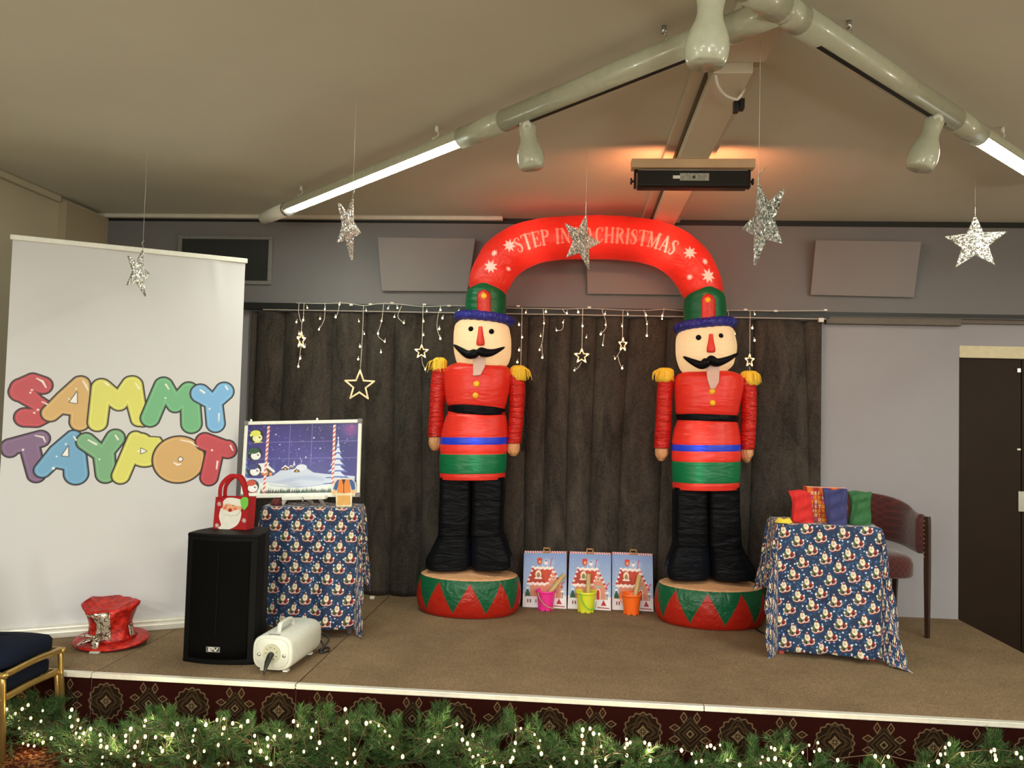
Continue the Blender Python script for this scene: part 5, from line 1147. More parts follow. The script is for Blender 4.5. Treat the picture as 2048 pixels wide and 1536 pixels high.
# the arch tube
AC = [(972, 620, 26), (973, 600, 31), (976, 580, 38), (979, 565, 41.5), (988, 543, 43), (1007, 516, 45), (1040, 494, 45), (1082, 481, 43.5), (1130, 476, 43), (1190, 474.5, 43.5), (1250, 477, 43.5), (1300, 484, 44), (1342, 499, 45), (1374, 524, 45), (1393, 552, 43.5), (1403, 575, 41.5), (1407, 590, 38), (1409, 608, 31), (1410, 630, 26)]
n = 720; Q = spline(AC, n); ctr = np.array([onY(x, y, YN) for x, y, r in Q]); rad = np.array([r*np.dot(onY(x, y, YN)-CAM, FW)/FPX for x, y, r in Q])
Tg = np.gradient(ctr, axis=0); Tg /= np.linalg.norm(Tg, axis=1)[:, None]; Nn = np.cross(Tg, (0, -1., 0)); Nn *= -1      # outward normal in the arch plane
Nn *= np.sign(Nn[n//2, 2]); S = np.concatenate([[0], np.cumsum(np.linalg.norm(np.diff(ctr, axis=0), axis=1))])
ang = np.concatenate([np.linspace(-PI/2, PI/2, 150), np.linspace(PI/2, 1.5*PI, 40)[1:-1]])  # 0 faces the hall, PI/2 outward
wr_ = 1+.006*np.sin(S*60)[:, None]*np.cos(ang-PI)[None]**2*(np.sin(ang) < -.3)[None]+.004*np.sin(S*37)[:, None]
P = ctr[:, None]+(rad[:, None]*wr_)[..., None]*(np.sin(ang)[None, :, None]*Nn[:, None]+np.cos(ang)[None, :, None]*np.array((0, -1., 0))*.96)
C = np.zeros(P.shape); C[:] = s2l((224, 52, 40)); Sg, Ag = np.meshgrid(S, ang, indexing='ij'); Vg = Ag*rad.mean()
def at_px(px, py):   # nearest point of the visible arch skin to a pixel
    h = 150; q = P[:, :h].reshape(-1, 3)-CAM; zc = q@FW; X = 1024+FPX*(q@RT)/zc; Y = 768-FPX*(q@UP)/zc; i = np.argmin((X-px)**2+(Y-py)**2); return Sg[:, :h].ravel()[i], Vg[:, :h].ravel()[i]
pxm = 5.4/FPX; front = np.abs(Ag) < PI/2+.01
for x, y, r, k in ((1019, 491, 11, .1), (989, 505.5, 5.5, 0), (981.5, 533, 12, .1), (1017, 538, 5.5, 0), (1380.5, 505.5, 11, 0), (1410, 523, 5.5, 0), (1379.6, 554.7, 6, 0), (1417, 552, 12.5, .2)):
    s_, v_ = at_px(x, y); d = d_poly(Sg, Vg, star_pts(s_, v_, r*1.15*pxm, r*pxm*.58, 8, k)); lay(C, np.where(front, d, 1), (246, 224, 214), .004)
h = .092; s0, v0 = at_px(1197, 484); s1, _ = at_px(1352, 500); sL, _ = at_px(1042, 500); sR, _ = at_px(1137, 484)
def word(txt, sa, sb, v0):
    w = text_w(txt)-.12; k = (sb-sa)/(w*h); d = np.full(Sg.shape, 1e9); x = 0
    for ch in txt:
        if ch == ' ': x += .45; continue
        gw, St = glyph(ch)
        for st in St: d = np.minimum(d, d_stroke(Sg, Vg, [(sa+(x+p)*h*k, v0+q_*h, r_*h) for p, q_, r_ in st]))
        x += gw+.12
    return d
sC, vC = at_px(1190, 484); d = word('CHRISTMAS', sC, s1, vC); lay(C, np.where(front, d, 1), (234, 170, 150), .004, .85)
sE, _ = at_px(1184, 484); d = word('STEP INTO', at_px(1035, 500)[0], sE, vC); lay(C, np.where(front, d, 1), (234, 170, 150), .004, .85)
m = MB(); R_ = P[:, ::-1] if False else P
m.rings(list(R_), 0, True, col=C, caps=True); ao = m.build('arch_tube', 'nylon_print', arch, attrs=True)
ao['label'] = 'red arch tube with pale stars and the words STEP INTO CHRISTMAS'
for x, y, e_ in ((1062, 486, 7), (1325, 490, 7), (1190, 474, 4), (990, 545, 2.5), (1392, 556, 2.5)): point('led', tuple(onY(x, y, YN)), e_*.2, (1, .93, .82), .05)
for x, y in ((1052, 484), (1056, 496), (1328, 486), (1333, 498), (1338, 510)): point('led', tuple(onY(x, y, YN-.098)), .14, (1, .95, .9), .01)  # points added just behind the skin to draw the arch's highlights
# tether and cable at the back of the figures
tc = spline([onY(1512, 1250, 5.30)*[1, 1, 0]+[0, 0, ZS+.006], onY(1530, 1252, 5.2)*[1, 1, 0]+[0, 0, ZS+.006], onY(1552, 1240, 5.25)*[1, 1, 0]+[0, 0, ZS+.006], onY(1575, 1262, 5.1)*[1, 1, 0]+[0, 0, ZS+.006]], 24)
tag(MB().tube(tc, .006, 8).build('power_cable', 'black_plastic'), 'black power cable on the carpet between right drum and right table', 'cable')
tp = spline([onY(1048, 812, 5.62), onY(1054, 840, 5.62), onY(1050, 870, 5.62), onY(1046, 900, 5.62), onY(1048, 885, 5.60), onY(1053, 850, 5.6)], 60)
m = MB()
for k in (0, 1, 2): m.tube([p+np.array((.008*math.sin(i*.9+k*2), .006*math.cos(i*.9+k*2), 0)) for i, p in enumerate(tp)], .004, 6)
m.build('tether_cord', 'black_plastic', arch)
# ================================================================== velvet curtain and its track
t = NT('curtain_velvet'); t.set(.95, 0, .1, .05); n1 = t.noise(1, 4, .65, t.coord((9, 9, 3)), .8); n2 = t.noise(70, 3, .7); mk = t.ramp(n1*.65+n2*.45, .42, .72)
t.col(t.mix(mk, (46, 42, 39), (80, 73, 67))); t.bump(n2, .3, .004); M['curtain_velvet'] = t.m
x0, x1, zb, zt = -2.405, 1.715, ZS+.008, 2.392
nx, nz = 1300, 60; xs = np.linspace(x0, x1, nx); zs = np.linspace(zb, zt, nz); X, Z = np.meshgrid(xs, zs); h = (Z-zb)/(zt-zb)
w = .026*np.sin(X*15+1.4*np.sin(X*2.3)+.25*np.sin(Z*1.4+X))+.016*np.sin(X*37+2*np.sin(X*1.7)+.4*np.sin(Z*2))+.006*np.sin(X*61+np.sin(X*5)*2)*(h**3)
ph = X*14+1.5*np.sin(X*2.1)+.8*np.sin(X*5.3+1)+.3*np.sin(Z*1.3+X*2)
Yc = YW-.014-.055*np.abs(np.sin(ph))**.55+w*.12; Yc -= .004*np.sin(X*90)*(h > .96)
cu = tag(MB().grid(np.stack([X+.012*np.sin(X*13+1)*(1-h*.5)+(X > 1.6)*.02*(1-h), Yc, Z], -1)).build('stage_curtain', 'curtain_velvet', None, solid=.006), 'long dark grey crushed velvet curtain across the stage back wall', 'curtain')
plain('track_grey', (150, 142, 134), .5)
ct = thing('curtain_track', ((x0+x1)/2, YF-.03, 2.40), 'thin white curtain track along the curtain top', 'curtain track')
MB().box(x0+.1, x1+.02, YF-.024, YF-.016, 2.395, 2.403).build('track_profile', 'track_grey', ct); p_ = onY(1642, 640, YF-.03); MB().box(p_[0]-.018, p_[0]+.018, YF-.04, YF-.015, 2.375, 2.405).build('track_end', 'wire_white', ct, bevel=.003)

# ================================================================== gingerbread house gift bags
vcol('bag_card', .45, .4); plain('kraft', (176, 130, 82), .8); plain('bag_inside', (220, 214, 210), .6)
def gift_paint(X, Y, Wd, Hd):   # X,Y in 0..85 x 0..113 photo pixels, y down
    C = np.zeros(X.shape+(3,)); g = np.clip(Y/90, 0, 1)[..., None]; C[:] = np.array(s2l((124, 150, 206)))*(1-g)+np.array(s2l((176, 196, 226)))*g; aa = .7
    for q in range(9): lay(C, np.hypot(X-(8+q*23 % 80), Y-(12+q*37 % 50))-.6, (236, 240, 250), .8)
    lay(C, np.hypot((X-48)/1.6, Y-20)-8, (196, 206, 232), 6, .5)
    lay(C, d_poly(X, Y, [(0, 86), (14, 83), (40, 88), (70, 84), (86, 87), (86, 114), (0, 114)]), (234, 228, 236), aa)
    # lower storey, roof, icing, gable wing
    lay(C, d_box(X, Y, 14, 68, 62, 90), (206, 130, 104), aa)
    lay(C, d_poly(X, Y, [(18, 32), (58, 32), (50, 62), (8, 62)]), (172, 52, 34), aa)
    lay(C, d_poly(X, Y, [(36, 34), (56, 34), (62, 60), (44, 60)]), (196, 66, 40), aa)
    for q in range(9): lay(C, np.hypot(X-(19+q*4.8), Y-(30+(q % 2)*1.5))-3.1, (240, 228, 226), aa)
    for q in range(10): lay(C, np.hypot(X-(10+q*4.6), Y-(63+(q % 2)*1.6))-3, (240, 226, 222), aa)
    for q in range(7): lay(C, np.hypot(X-(9.5+q*1.5), Y-(60-q*4.6))-2.2, ((238, 220, 220) if q % 2 else (190, 40, 50)), aa)
    lay(C, d_poly(X, Y, [(60, 34), (76, 66), (76, 92), (50, 92), (50, 62)]), (212, 140, 112), aa)
    for q in range(9):
        lay(C, np.hypot(X-(60+q*2.1), Y-(34+q*4.4))-2.3, ((240, 226, 226) if q % 2 else (186, 40, 48)), aa); lay(C, np.hypot(X-(60-q*1.5), Y-(34+q*4))-2.1, ((240, 226, 226) if q % 2 else (226, 110, 110)), aa)
    lay(C, d_ell(X, Y, 30, 44, 6, 9), (238, 214, 190), aa); lay(C, d_ell(X, Y, 30, 46, 3.5, 5.5), (120, 140, 90), aa); lay(C, np.abs(X-30)-.6+np.where(np.abs(Y-46) < 6, 0, 9), (200, 50, 50), aa)
    lay(C, d_stroke(X, Y, [(24, 52, 1.6), (36, 52, 1.6)]), (240, 228, 220), aa)
    lay(C, np.hypot(X-60, Y-51)-3.5, (240, 220, 210), aa); lay(C, np.hypot(X-60, Y-51)-2, (150, 60, 50), aa)
    lay(C, d_box(X, Y, 55, 65, 64, 68), (150, 180, 170), aa)
    lay(C, np.minimum(d_box(X, Y, 55, 65, 76, 92), d_ell(X, Y, 60, 77, 5, 7)), (236, 214, 206), aa); lay(C, np.minimum(d_box(X, Y, 57, 63, 77, 92), d_ell(X, Y, 60, 77, 3, 5)), (196, 40, 40), aa)
    lay(C, d_ell(X, Y, 32, 17, 5, 7), (190, 60, 36), aa); lay(C, d_ell(X, Y, 32, 12.5, 5.5, 3.2), (206, 54, 40), aa); lay(C, d_ell(X, Y, 32.5, 18, 2.6, 3.2), (230, 160, 110), aa)
    lay(C, d_ell(X, Y, 45, 20, 3.4, 3.6), (240, 230, 236), aa); lay(C, np.hypot(X-45, Y-16)-1.4, (60, 60, 60), aa)
    lay(C, d_stroke(X, Y, [(54, 26, .9), (56, 12, .9), (58, 10, .7)]), (196, 60, 120), aa)
    lay(C, d_stroke(X, Y, [(75, 66, 1.1), (82, 58, 1.1)]), (210, 60, 70), aa)
    lay(C, d_poly(X, Y, [(4, 86), (9, 72), (15, 86)]), (28, 84, 56), aa); lay(C, d_poly(X, Y, [(3, 90), (9, 78), (16, 90)]), (28, 84, 56), aa); lay(C, d_ell(X, Y, 9, 73, 2.6, 1.8), (240, 240, 240), aa)
    lay(C, np.abs(X-78)-.8+np.where((Y > 78) & (Y < 92), 0, 9), (60, 70, 80), aa); lay(C, d_ell(X, Y, 78, 78, 4, 2), (236, 236, 240), aa)
    for q, cc in ((10, (150, 60, 50)), (15, (80, 70, 66)), (26, (170, 120, 90)), (33, (190, 90, 90))): lay(C, d_box(X, Y, q-1.3, q+1.3, 96, 103), cc, aa)
    lay(C, d_poly(X, Y, [(66, 104), (71, 92), (77, 104)]), (176, 34, 44), aa); lay(C, d_stroke(X, Y, [(60, 108, 1), (82, 109, 1)]), (176, 40, 50), aa)
    return C
def giftbag(c4, tagx, lab, lean):
    tl2, tr2, br2, bl2 = c4; yb_ = onZ(*bl2, ZS)[1]; P = []
    A_ = onZ(*bl2, ZS+.002); B_ = onZ(*br2, ZS+.002); yy = (A_[1]+B_[1])/2; A_ = onY(*bl2, yy); B_ = onY(*br2, yy); A_[2] = B_[2] = ZS+.003
    T1, T2 = onY(*tl2, yy+lean), onY(*tr2, yy+lean); w_ = np.linspace(0, 1, 170); h_ = np.linspace(0, 1, 220); W_, H_ = np.meshgrid(w_, h_)
    G = (A_*(1-W_[..., None])+B_*W_[..., None])*(1-H_[..., None])+(T1*(1-W_[..., None])+T2*W_[..., None])*H_[..., None]
    C = gift_paint(W_*86, (1-H_)*113, 0, 0); o = thing('gift_bag', tuple((A_+B_)/2), lab, 'gift bag', 'gingerbread house gift bags')
    MB().grid(G, 0, False, C).build('front_panel', 'bag_card', o, attrs=True, solid=.002)
    D = np.array((0, .068, 0)); Dt = np.array((0, .04, 0)); b = MB(); a, b2, c, d = G[0, 0], G[0, -1], G[-1, -1], G[-1, 0]; up = np.array((.004, 0, .014))
    # back panel rises above the front, with candy stripes
    Ab, Bb, Tb1, Tb2 = a+D, b2+D, d+Dt+up, c+Dt+up; G2 = (Ab*(1-W_[..., None])+Bb*W_[..., None])*(1-H_[..., None])+(Tb1*(1-W_[..., None])+Tb2*W_[..., None])*H_[..., None]
    G2 = G2[::4, ::1]; C2 = np.zeros(G2.shape); C2[:] = s2l((240, 226, 228)); sx = (W_[::4]*86+H_[::4]*60)/5 % 1; lay(C2, np.abs(sx-.5)-.24, (196, 60, 74), .1)
    MB().grid(G2, 0, False, C2).build('back_panel', 'bag_card', o, attrs=True, solid=.002)
    sd_ = MB(); hs = np.linspace(0, 1, 60)
    for p0, p1, q0, q1 in ((a, d, Ab, Tb1), (b2, c, Bb, Tb2)):
        Gs = np.stack([np.stack([p0*(1-h)+p1*h, (p0*(1-h)+p1*h)*.5+(q0*(1-h)+q1*h)*.5+np.array((.0, 0, 0)), q0*(1-h)+q1*h]) for h in hs]); Cs = np.zeros(Gs.shape); Cs[:] = s2l((236, 220, 224)); lay(Cs, np.abs((hs*24 % 1)-.5)[:, None]*np.ones((1, 3))-.25, (190, 56, 70), .1); sd_.grid(Gs, 0, False, Cs)
    sd_.build('side_gusset', 'bag_card', o, attrs=True)
    mid = (Tb1+Tb2)/2+(T2-T1)*tagx; s = .0034; pl = MB(); x_ = np.array((1., 0, 0)); z_ = np.array((0, 0, 1.))
    for u0, u1, v0, v1 in ((-7.5, 7.5, -9, -2.5), (-7.5, -5, -2.5, 5), (5, 7.5, -2.5, 5), (-7.5, 7.5, 3.2, 6)): pl.obox(mid+x_*(u0+u1)/2*s+z_*(v0+v1)/2*s+np.array((0, -.004, 0)), (x_, (0, 1, 0), z_), ((u1-u0)/2*s, .0012, (v1-v0)/2*s))
    pl.build('handle', 'kraft', o)
giftbag(((1048, 1106), (1133, 1107), (1133, 1218), (1045, 1214)), .02, 'gingerbread house gift bag behind the pink bucket', .03)
giftbag(((1139, 1107), (1222, 1110), (1222, 1220), (1135, 1219)), -.02, 'gingerbread house gift bag behind the yellow bucket', .03)
giftbag(((1224, 1108), (1305, 1112), (1307, 1222), (1224, 1221)), .02, 'gingerbread house gift bag behind the orange bucket', .03)

# ================================================================== toy buckets with paper rolls
for nm, c in (('bucket_pink', (238, 52, 150)), ('bucket_yellow', (222, 226, 56)), ('bucket_orange', (246, 106, 30)), ('handle_green', (110, 190, 60)), ('handle_tan', (170, 160, 90))): plain(nm, c, .35, var=.02)
plain('roll_paper', (196, 168, 112), .55, var=.08, nscale=12)
def bucket(fx, fy, topy, hw, m, hm, nm, roll, handle):
    f = onZ(fx, fy, ZS); s = np.dot(f-CAM, FW)/FPX; rt_, rb_ = hw*s, hw*s*.76; c = np.array((f[0], f[1]+rb_, ZS)); H = (fy-topy)*s*.93
    o = thing('toy_bucket', tuple(c), nm+' plastic bucket with a beige roll in it, before the gift bags', 'bucket', 'toy buckets')
    A = np.arange(40)*2*PI/40; b = MB(); R = []
    for r_, z_ in ((rb_*.97, .004), (rb_, .012), (rb_*1.02, .03), (rt_*.93, H*.86), (rt_*.93, H*.87), (rt_, H*.88), (rt_*1.03, H*.90), (rt_*1.04, H*.985), (rt_*1.02, H), (rt_*.96, H), (rt_*.90, H*.9), (rb_*.94, .016), (rb_*.3, .014)):
        R.append([(c[0]+r_*math.cos(a), c[1]+r_*math.sin(a), ZS+z_+0*a) for a in A])
    b.rings(R); b.build('bucket_body', m, o)
    # scalloped foot ring with dark gaps
    ft = MB()
    for k in range(8):
        a0 = k*PI/4+.1; P_ = [[(c[0]+rr_*math.cos(a), c[1]+rr_*math.sin(a), ZS+z_) for a in np.linspace(a0, a0+.52, 6)] for rr_, z_ in ((rb_*.99, .001), (rb_*1.03, .001), (rb_*1.04, .016), (rb_*.99, .016))]
        ft.rings([[P_[q][i] for q in range(4)] for i in range(6)], 0, False)
    ft.build('foot_ring', m, o); gp = MB().tube([(c[0], c[1], ZS+.001), (c[0], c[1], ZS+.014)], rb_*.965, 24, smooth=False); gp.build('foot_gap', 'slot_black', o)
    if handle:
        hp_ = spline([onY(x, y, c[1]-rt_*k) for x, y, k in handle], 30); MB().tube(hp_, .0045, 8, flat=.6).build('handle', hm, o)
    (xa, ya), (xb, yb2) = roll; A_ = onY(xa, ya, c[1]+.01); B_ = onY(xb, yb2, c[1]+.035); d = (B_-A_)/np.linalg.norm(B_-A_); A0 = A_-d*.045
    r_ = thing('paper_roll', tuple(A0), 'beige paper roll standing in the '+nm+' bucket', 'paper roll', 'paper rolls in the buckets'); t_ = MB().tube([A0, A_, B_-d*.001, B_, B_-d*.004, B_-d*.03], [.0135, .0145, .0155, .0145, .011, .010], 18); t_.build('roll', 'roll_paper', r_)
bucket(1090.5, 1223, 1180, 20, 'bucket_pink', 'handle_tan', 'bright pink', ((1101, 1184), (1129, 1149)), [(1076, 1185, .95), (1080, 1198, 1.05), (1088, 1208, 1.1), (1098, 1215, 1.1), (1110, 1217, .8)])
bucket(1171.5, 1227, 1182, 21, 'bucket_yellow', 'handle_green', 'yellow', ((1176, 1186), (1177, 1148)), [(1161, 1186, .95), (1163, 1200, 1.05), (1170, 1212, 1.1), (1180, 1219, 1.1), (1190, 1216, .7), (1191, 1205, .2)])
bucket(1263.5, 1231, 1187, 20.5, 'bucket_orange', 'bucket_orange', 'orange', ((1270, 1192), (1279, 1150)), [(1243, 1188, .3), (1241, 1196, .6), (1244, 1206, .8)])
p_ = onZ(757, 1187, ZS); tag(MB().box(p_[0]-.016, p_[0]+.016, 5.66, 5.69, ZS+.001, ZS+.02).build('plug_block', 'white_plastic', bevel=.004), 'tiny white plug on the carpet by the curtain hem', 'plug')

# ================================================================== icicle light curtain with star frames
YI = YF-.065
ic = thing('icicle_lights', tuple(onY(1100, 620, YI)), 'warm white icicle string lights with star frames hung over the curtain top', 'string lights')
def z6(x, y): return 480+x/4.6545, 560+y/4.6545
def z5(x, y): return 1000+x/5.909, 580+y/5.909
def z7(x, y): return 1420+x/6.982, 580+y/6.982
I3 = lambda f, L: [f(*p) for p in L]
drops = [I3(z6, [(550, 212), (545, 290), (560, 370), (575, 400), (570, 480)]), I3(z6, [(597, 215), (587, 370), (575, 400)]), I3(z6, [(570, 600), (560, 680), (543, 800)]), I3(z6, [(790, 215), (790, 300), (780, 380), (735, 460)]), I3(z6, [(925, 228), (912, 300), (890, 345)]),
  I3(z6, [(1150, 235), (1140, 500), (1120, 845)]), I3(z6, [(1337, 228), (1318, 380), (1285, 500), (1300, 540), (1347, 573)]), I3(z6, [(1505, 240), (1470, 340), (1525, 400)]), I3(z6, [(1705, 235), (1695, 600)]), I3(z6, [(1692, 715), (1700, 780), (1725, 830)]), I3(z6, [(1870, 240), (1840, 350), (1835, 450), (1865, 545)]),
  I3(z5, [(262, 205), (255, 500), (245, 900)]), I3(z5, [(510, 225), (520, 390), (500, 600), (468, 705)]), I3(z5, [(495, 640), (500, 800)]), I3(z5, [(740, 225), (760, 260), (790, 275)]), I3(z5, [(745, 375), (745, 440), (720, 475), (668, 478)]), I3(z5, [(978, 215), (968, 690)]), I3(z5, [(965, 850), (930, 910), (878, 950)]),
  I3(z5, [(1210, 220), (1215, 270), (1250, 360), (1250, 450), (1190, 520)]), I3(z5, [(1232, 520), (1215, 650)]), I3(z5, [(1453, 230), (1448, 560)]), I3(z5, [(1420, 720), (1390, 770), (1358, 812)]), I3(z5, [(1392, 775), (1410, 850), (1443, 925)]), I3(z5, [(1700, 230), (1735, 390), (1735, 540)]), I3(z5, [(1940, 212), (1930, 270), (1918, 340)]),
  I3(z7, [(560, 285), (555, 880)]), I3(z7, [(245, 290), (262, 340), (240, 400), (300, 500), (345, 610)]), I3(z7, [(548, 1070), (560, 1130)])]
for D_ in drops: MB().tube(spline([onY(x, y, YI) for x, y in D_], 16), .0022, 6).build('drop_wire', 'wire_white', ic)
mw = [(592, 606), (650, 607), (690, 606), (727, 611), (760, 607), (785, 607), (848, 613), (900, 611), (960, 613), (1024, 616), (1080, 617), (1125, 618), (1165, 617), (1205, 618), (1245, 620), (1290, 621), (1330, 619), (1400, 624), (1455, 621), (1500, 621), (1560, 622), (1651, 621)]
MB().tube(spline([onY(x, y, YI+.01) for x, y in mw], 120), .0022, 6).build('main_wire', 'wire_white', ic)
bulbs = I3(z6, [(627, 260), (525, 392), (588, 373), (550, 500), (570, 495), (545, 540), (590, 540), (557, 600), (600, 622), (560, 730), (543, 805), (790, 270), (745, 360), (735, 460), (925, 228), (890, 345), (1175, 285), (1107, 385), (1157, 502), (1117, 620), (1100, 737), (1378, 265), (1318, 380), (1285, 498), (1347, 573), (1312, 672), (1465, 260), (1437, 343), (1525, 400), (1738, 292), (1708, 385), (1707, 512), (1725, 832), (1868, 280), (1885, 355), (1855, 455), (1865, 545), (2037, 290)]) + \
  I3(z5, [(305, 265), (225, 410), (262, 558), (225, 710), (205, 852), (542, 257), (520, 393), (480, 545), (468, 708), (500, 798), (790, 275), (745, 382), (668, 478), (925, 262), (975, 425), (1020, 560), (878, 950), (1242, 283), (1248, 412), (1190, 522), (1215, 652), (1510, 287), (1442, 428), (1358, 812), (1443, 925), (1728, 300), (1737, 402), (1735, 540), (1918, 305), (1915, 342)]) + I3(z7, [(625, 338), (592, 530), (622, 703), (345, 612)])
rb = random.Random(2)
for x, y in bulbs:
    p = onY(x, y, YI-.004); r_ = rb.choice((.0045, .0055, .0065)); b = MB().ball(p, (r_, r_, r_*1.25), 10, 8); b.tube([p+(0, 0, r_), p+(rb.uniform(-.008, .008), 0, r_+.016)], .0024, 6, mat=1); b.build('bulb', ['warm_bulb', 'wire_white'], ic)
for x, y in I3(z6, [(1215, 225), (1415, 215), (1717, 228), (1945, 240), (1035, 232)])+I3(z5, [(215, 190), (1055, 205)])+I3(z7, [(495, 275), (920, 293), (1612, 280)]):
    p = onY(x, y, YI+.015); MB().box(p[0]-.012, p[0]+.012, p[1]-.006, p[1]+.006, p[2]-.006, p[2]+.006).build('clip', 'white_plastic', ic, bevel=.002)
emis('star_glow', (255, 228, 170), .35, (240, 220, 180))
def framestar(x, y, R, sx, tip, th=.0045):
    c = onY(x, y, YI-.004); s = np.dot(c-CAM, FW)/FPX; pts = star_pts(0, 0, R*s, R*s*.42, 5); P = [c+np.array((a*sx, (1-sx)*a*.8, b_)) for a, b_ in pts]
    m = MB()
    for i in range(10): m.tube([P[i], P[(i+1) % 10]], th, 8); m.ball(P[i], th*1.05, 8, 6)
    o = m.build('star_frame', 'star_glow', ic)
    if tip:
        q = MB()
        for i in range(0, 10, 2): q.ball(c+(P[i]-c)*.78+(0, -.004, 0), (R*s*.11, R*s*.08, R*s*.15), 8, 6)
        q.build('star_bulbs', 'warm_bulb', o)
framestar(*z6(1113, 985), 31, 1, 0, .0062); framestar(*z6(1690, 668), 14, 1, 1); framestar(*z6(570, 560), 17, .35, 1); framestar(*z5(965, 782), 15, 1, 1); framestar(*z5(1452, 645), 14, .62, 1); framestar(*z7(553, 985), 13, .75, 1)

# ================================================================== glitter stars hanging from the ceiling
def glitter(name, base, rough):
    t = NT(name); t.set(rough, .4, .8); vo = t.n('ShaderNodeTexVoronoi'); vo.inputs['Scale'].default_value = 170; t.link(t.coord(), vo.inputs[0]); sc_ = t.n('ShaderNodeSeparateColor'); t.link(vo.outputs['Color'], sc_.inputs[0])
    r1 = V(t, sc_.outputs[0]); t.col(t.mix(t.ramp(r1, .15, .9), tuple(np.array(base)*.6), (255, 254, 248)))
    nm = t.n('ShaderNodeVectorMath', operation='SUBTRACT'); t.link(vo.outputs['Color'], nm.inputs[0]); nm.inputs[1].default_value = (.5, .5, .5); s2 = t.n('ShaderNodeVectorMath', operation='SCALE'); t.link(nm.outputs[0], s2.inputs[0]); s2.inputs['Scale'].default_value = 1.3
    ge = t.n('ShaderNodeNewGeometry'); ad = t.n('ShaderNodeVectorMath', operation='ADD'); t.link(ge.outputs['Normal'], ad.inputs[0]); t.link(s2.outputs[0], ad.inputs[1]); no = t.n('ShaderNodeVectorMath', operation='NORMALIZE'); t.link(ad.outputs[0], no.inputs[0]); t.link(no.outputs[0], t.b.inputs['Normal']); M[name] = t.m
glitter('silver_glitter', (214, 210, 200), .28); glitter('teal_glitter', (150, 178, 172), .28)
def hang_star(top, cx, cy, R_px, yaw, m, lab, roll=0, wire=None, bend=0):
    T = onZ(*top, ZC); dpt = np.dot(T-CAM, FW); r = ray(cx, cy); c = CAM+r*dpt; s = dpt/FPX; R = R_px*s
    o = thing('hanging_star', tuple(c), lab, 'star', 'glitter stars hanging from the ceiling'); ex_ = np.array((math.cos(yaw), math.sin(yaw), 0)); ez_ = np.array((0, 0, 1.)); nn = np.cross(ex_, ez_)
    pts = star_pts(0, 0, R, R*.43, 5, PI/2+roll); b = MB(); th = .006
    ring = lambda f, d: [c+ex_*x*f+ez_*y*f+nn*d+nn*bend*(max(0, -y)/R)**2*R*(1 if x > 0 else -.5) for x, y in pts]
    b.rings([ring(.965, -th), ring(1, -th*.4), ring(1, th*.4), ring(.965, th)], 0, False, caps=False)
    for d, fl in ((-th, 1), (th, 0)):
        rg = ring(.965, d); b.add([c+nn*d*2.2]+rg, [(0, i+1, (i+1) % 10+1) if fl else (0, (i+1) % 10+1, i+1) for i in range(10)], 0, False)
    b.build('star_body', m, o)
    tip = c+ez_*R*math.cos(roll)-ex_*R*math.sin(roll); T2 = np.array((tip[0], tip[1], ZC-.001)); w = wire or [(0, .0), (.008, .018), (-.012, .035), (.012, .055)]
    MB().tube(spline([tip+ex_*a+ez_*z_ for a, z_ in w], 16), .0018, 6).build('wire_hook', 'steel', o); MB().tube([tip+ez_*.02, T2], .0008, 5).build('thread', 'wire_white', o)
hang_star((289, 297), 277, 545, 49, 1.58, 'silver_glitter', 'small silver glitter star turned edgeways before the white banner', -.24, bend=.15)
hang_star((699, 187), 697, 455, 66, 1.47, 'silver_glitter', 'slim turned silver glitter star below the left lit lamp', -.26, [(0, 0), (0, .02), (.012, .035), (.012, .05), (-.01, .055), (-.018, .05)])
hang_star((1163, 290), 1163, 483, 57, .83, 'silver_glitter', 'silver glitter star hanging before the red arch lettering', -.20, [(0, 0), (0, .04), (0, .07)])
hang_star((1532, 30), 1527, 445, 88, -1.28, 'teal_glitter', 'largest glitter star, grey green, right of the arch', .25, [(0, 0), (-.002, .02), (.01, .035), (.03, .037), (.045, .045)])
hang_star((1950, 345), 1950, 486, 58, -.45, 'silver_glitter', 'bright silver glitter star facing front near the right edge', .0, [(0, 0), (0, .02), (0, .04)])

# ================================================================== pine garland with fairy lights along the stage foot
def needle_mat(name, a, b_):
    t = NT(name); t.set(.5, 0, .4); t.col(t.mix(t.noise(12, 2), a, b_)); translucent(t, (60, 96, 50), .12); M[name] = t.m
needle_mat('needle_green', (22, 56, 24), (66, 100, 46)); plain('twig_brown', (70, 56, 34), .8)
TOP = [(-60, 1385), (0, 1392), (60, 1380), (110, 1392), (140, 1420), (200, 1440), (260, 1440), (310, 1405), (335, 1408), (370, 1432), (450, 1418), (500, 1420), (560, 1440), (605, 1405), (650, 1402), (700, 1425), (735, 1405), (790, 1425), (850, 1420), (880, 1398), (905, 1435), (980, 1455), (1025, 1415), (1068, 1428), (1100, 1460), (1165, 1445), (1205, 1448), (1270, 1475), (1330, 1495), (1400, 1502), (1455, 1485), (1505, 1468), (1540, 1490), (1565, 1458), (1590, 1490), (1650, 1500), (1750, 1512), (1850, 1500), (1905, 1478), (1960, 1500), (1985, 1455), (2005, 1480), (2048, 1495), (2110, 1495)]
tx = np.array([a for a, _ in TOP], float); ty = np.array([b_ for _, b_ in TOP], float)
gar = thing('pine_garland', (0, 3.6, 0), 'thick green pine garland lying along the foot of the stage', 'garland'); rg = random.Random(9)
V_, F_ = [], []
def needle(p, d, L, w):
    d = d/np.linalg.norm(d); s = np.cross(d, (rg.uniform(-1, 1), rg.uniform(-1, 1), rg.uniform(-1, 1))); s /= np.linalg.norm(s)+1e-9; u = np.cross(s, d); n = len(V_)
    V_.extend((p+s*w, p-s*.5*w+u*.87*w, p-s*.5*w-u*.87*w, p+d*L)); F_.extend(((n, n+1, n+3), (n+1, n+2, n+3), (n+2, n, n+3)))
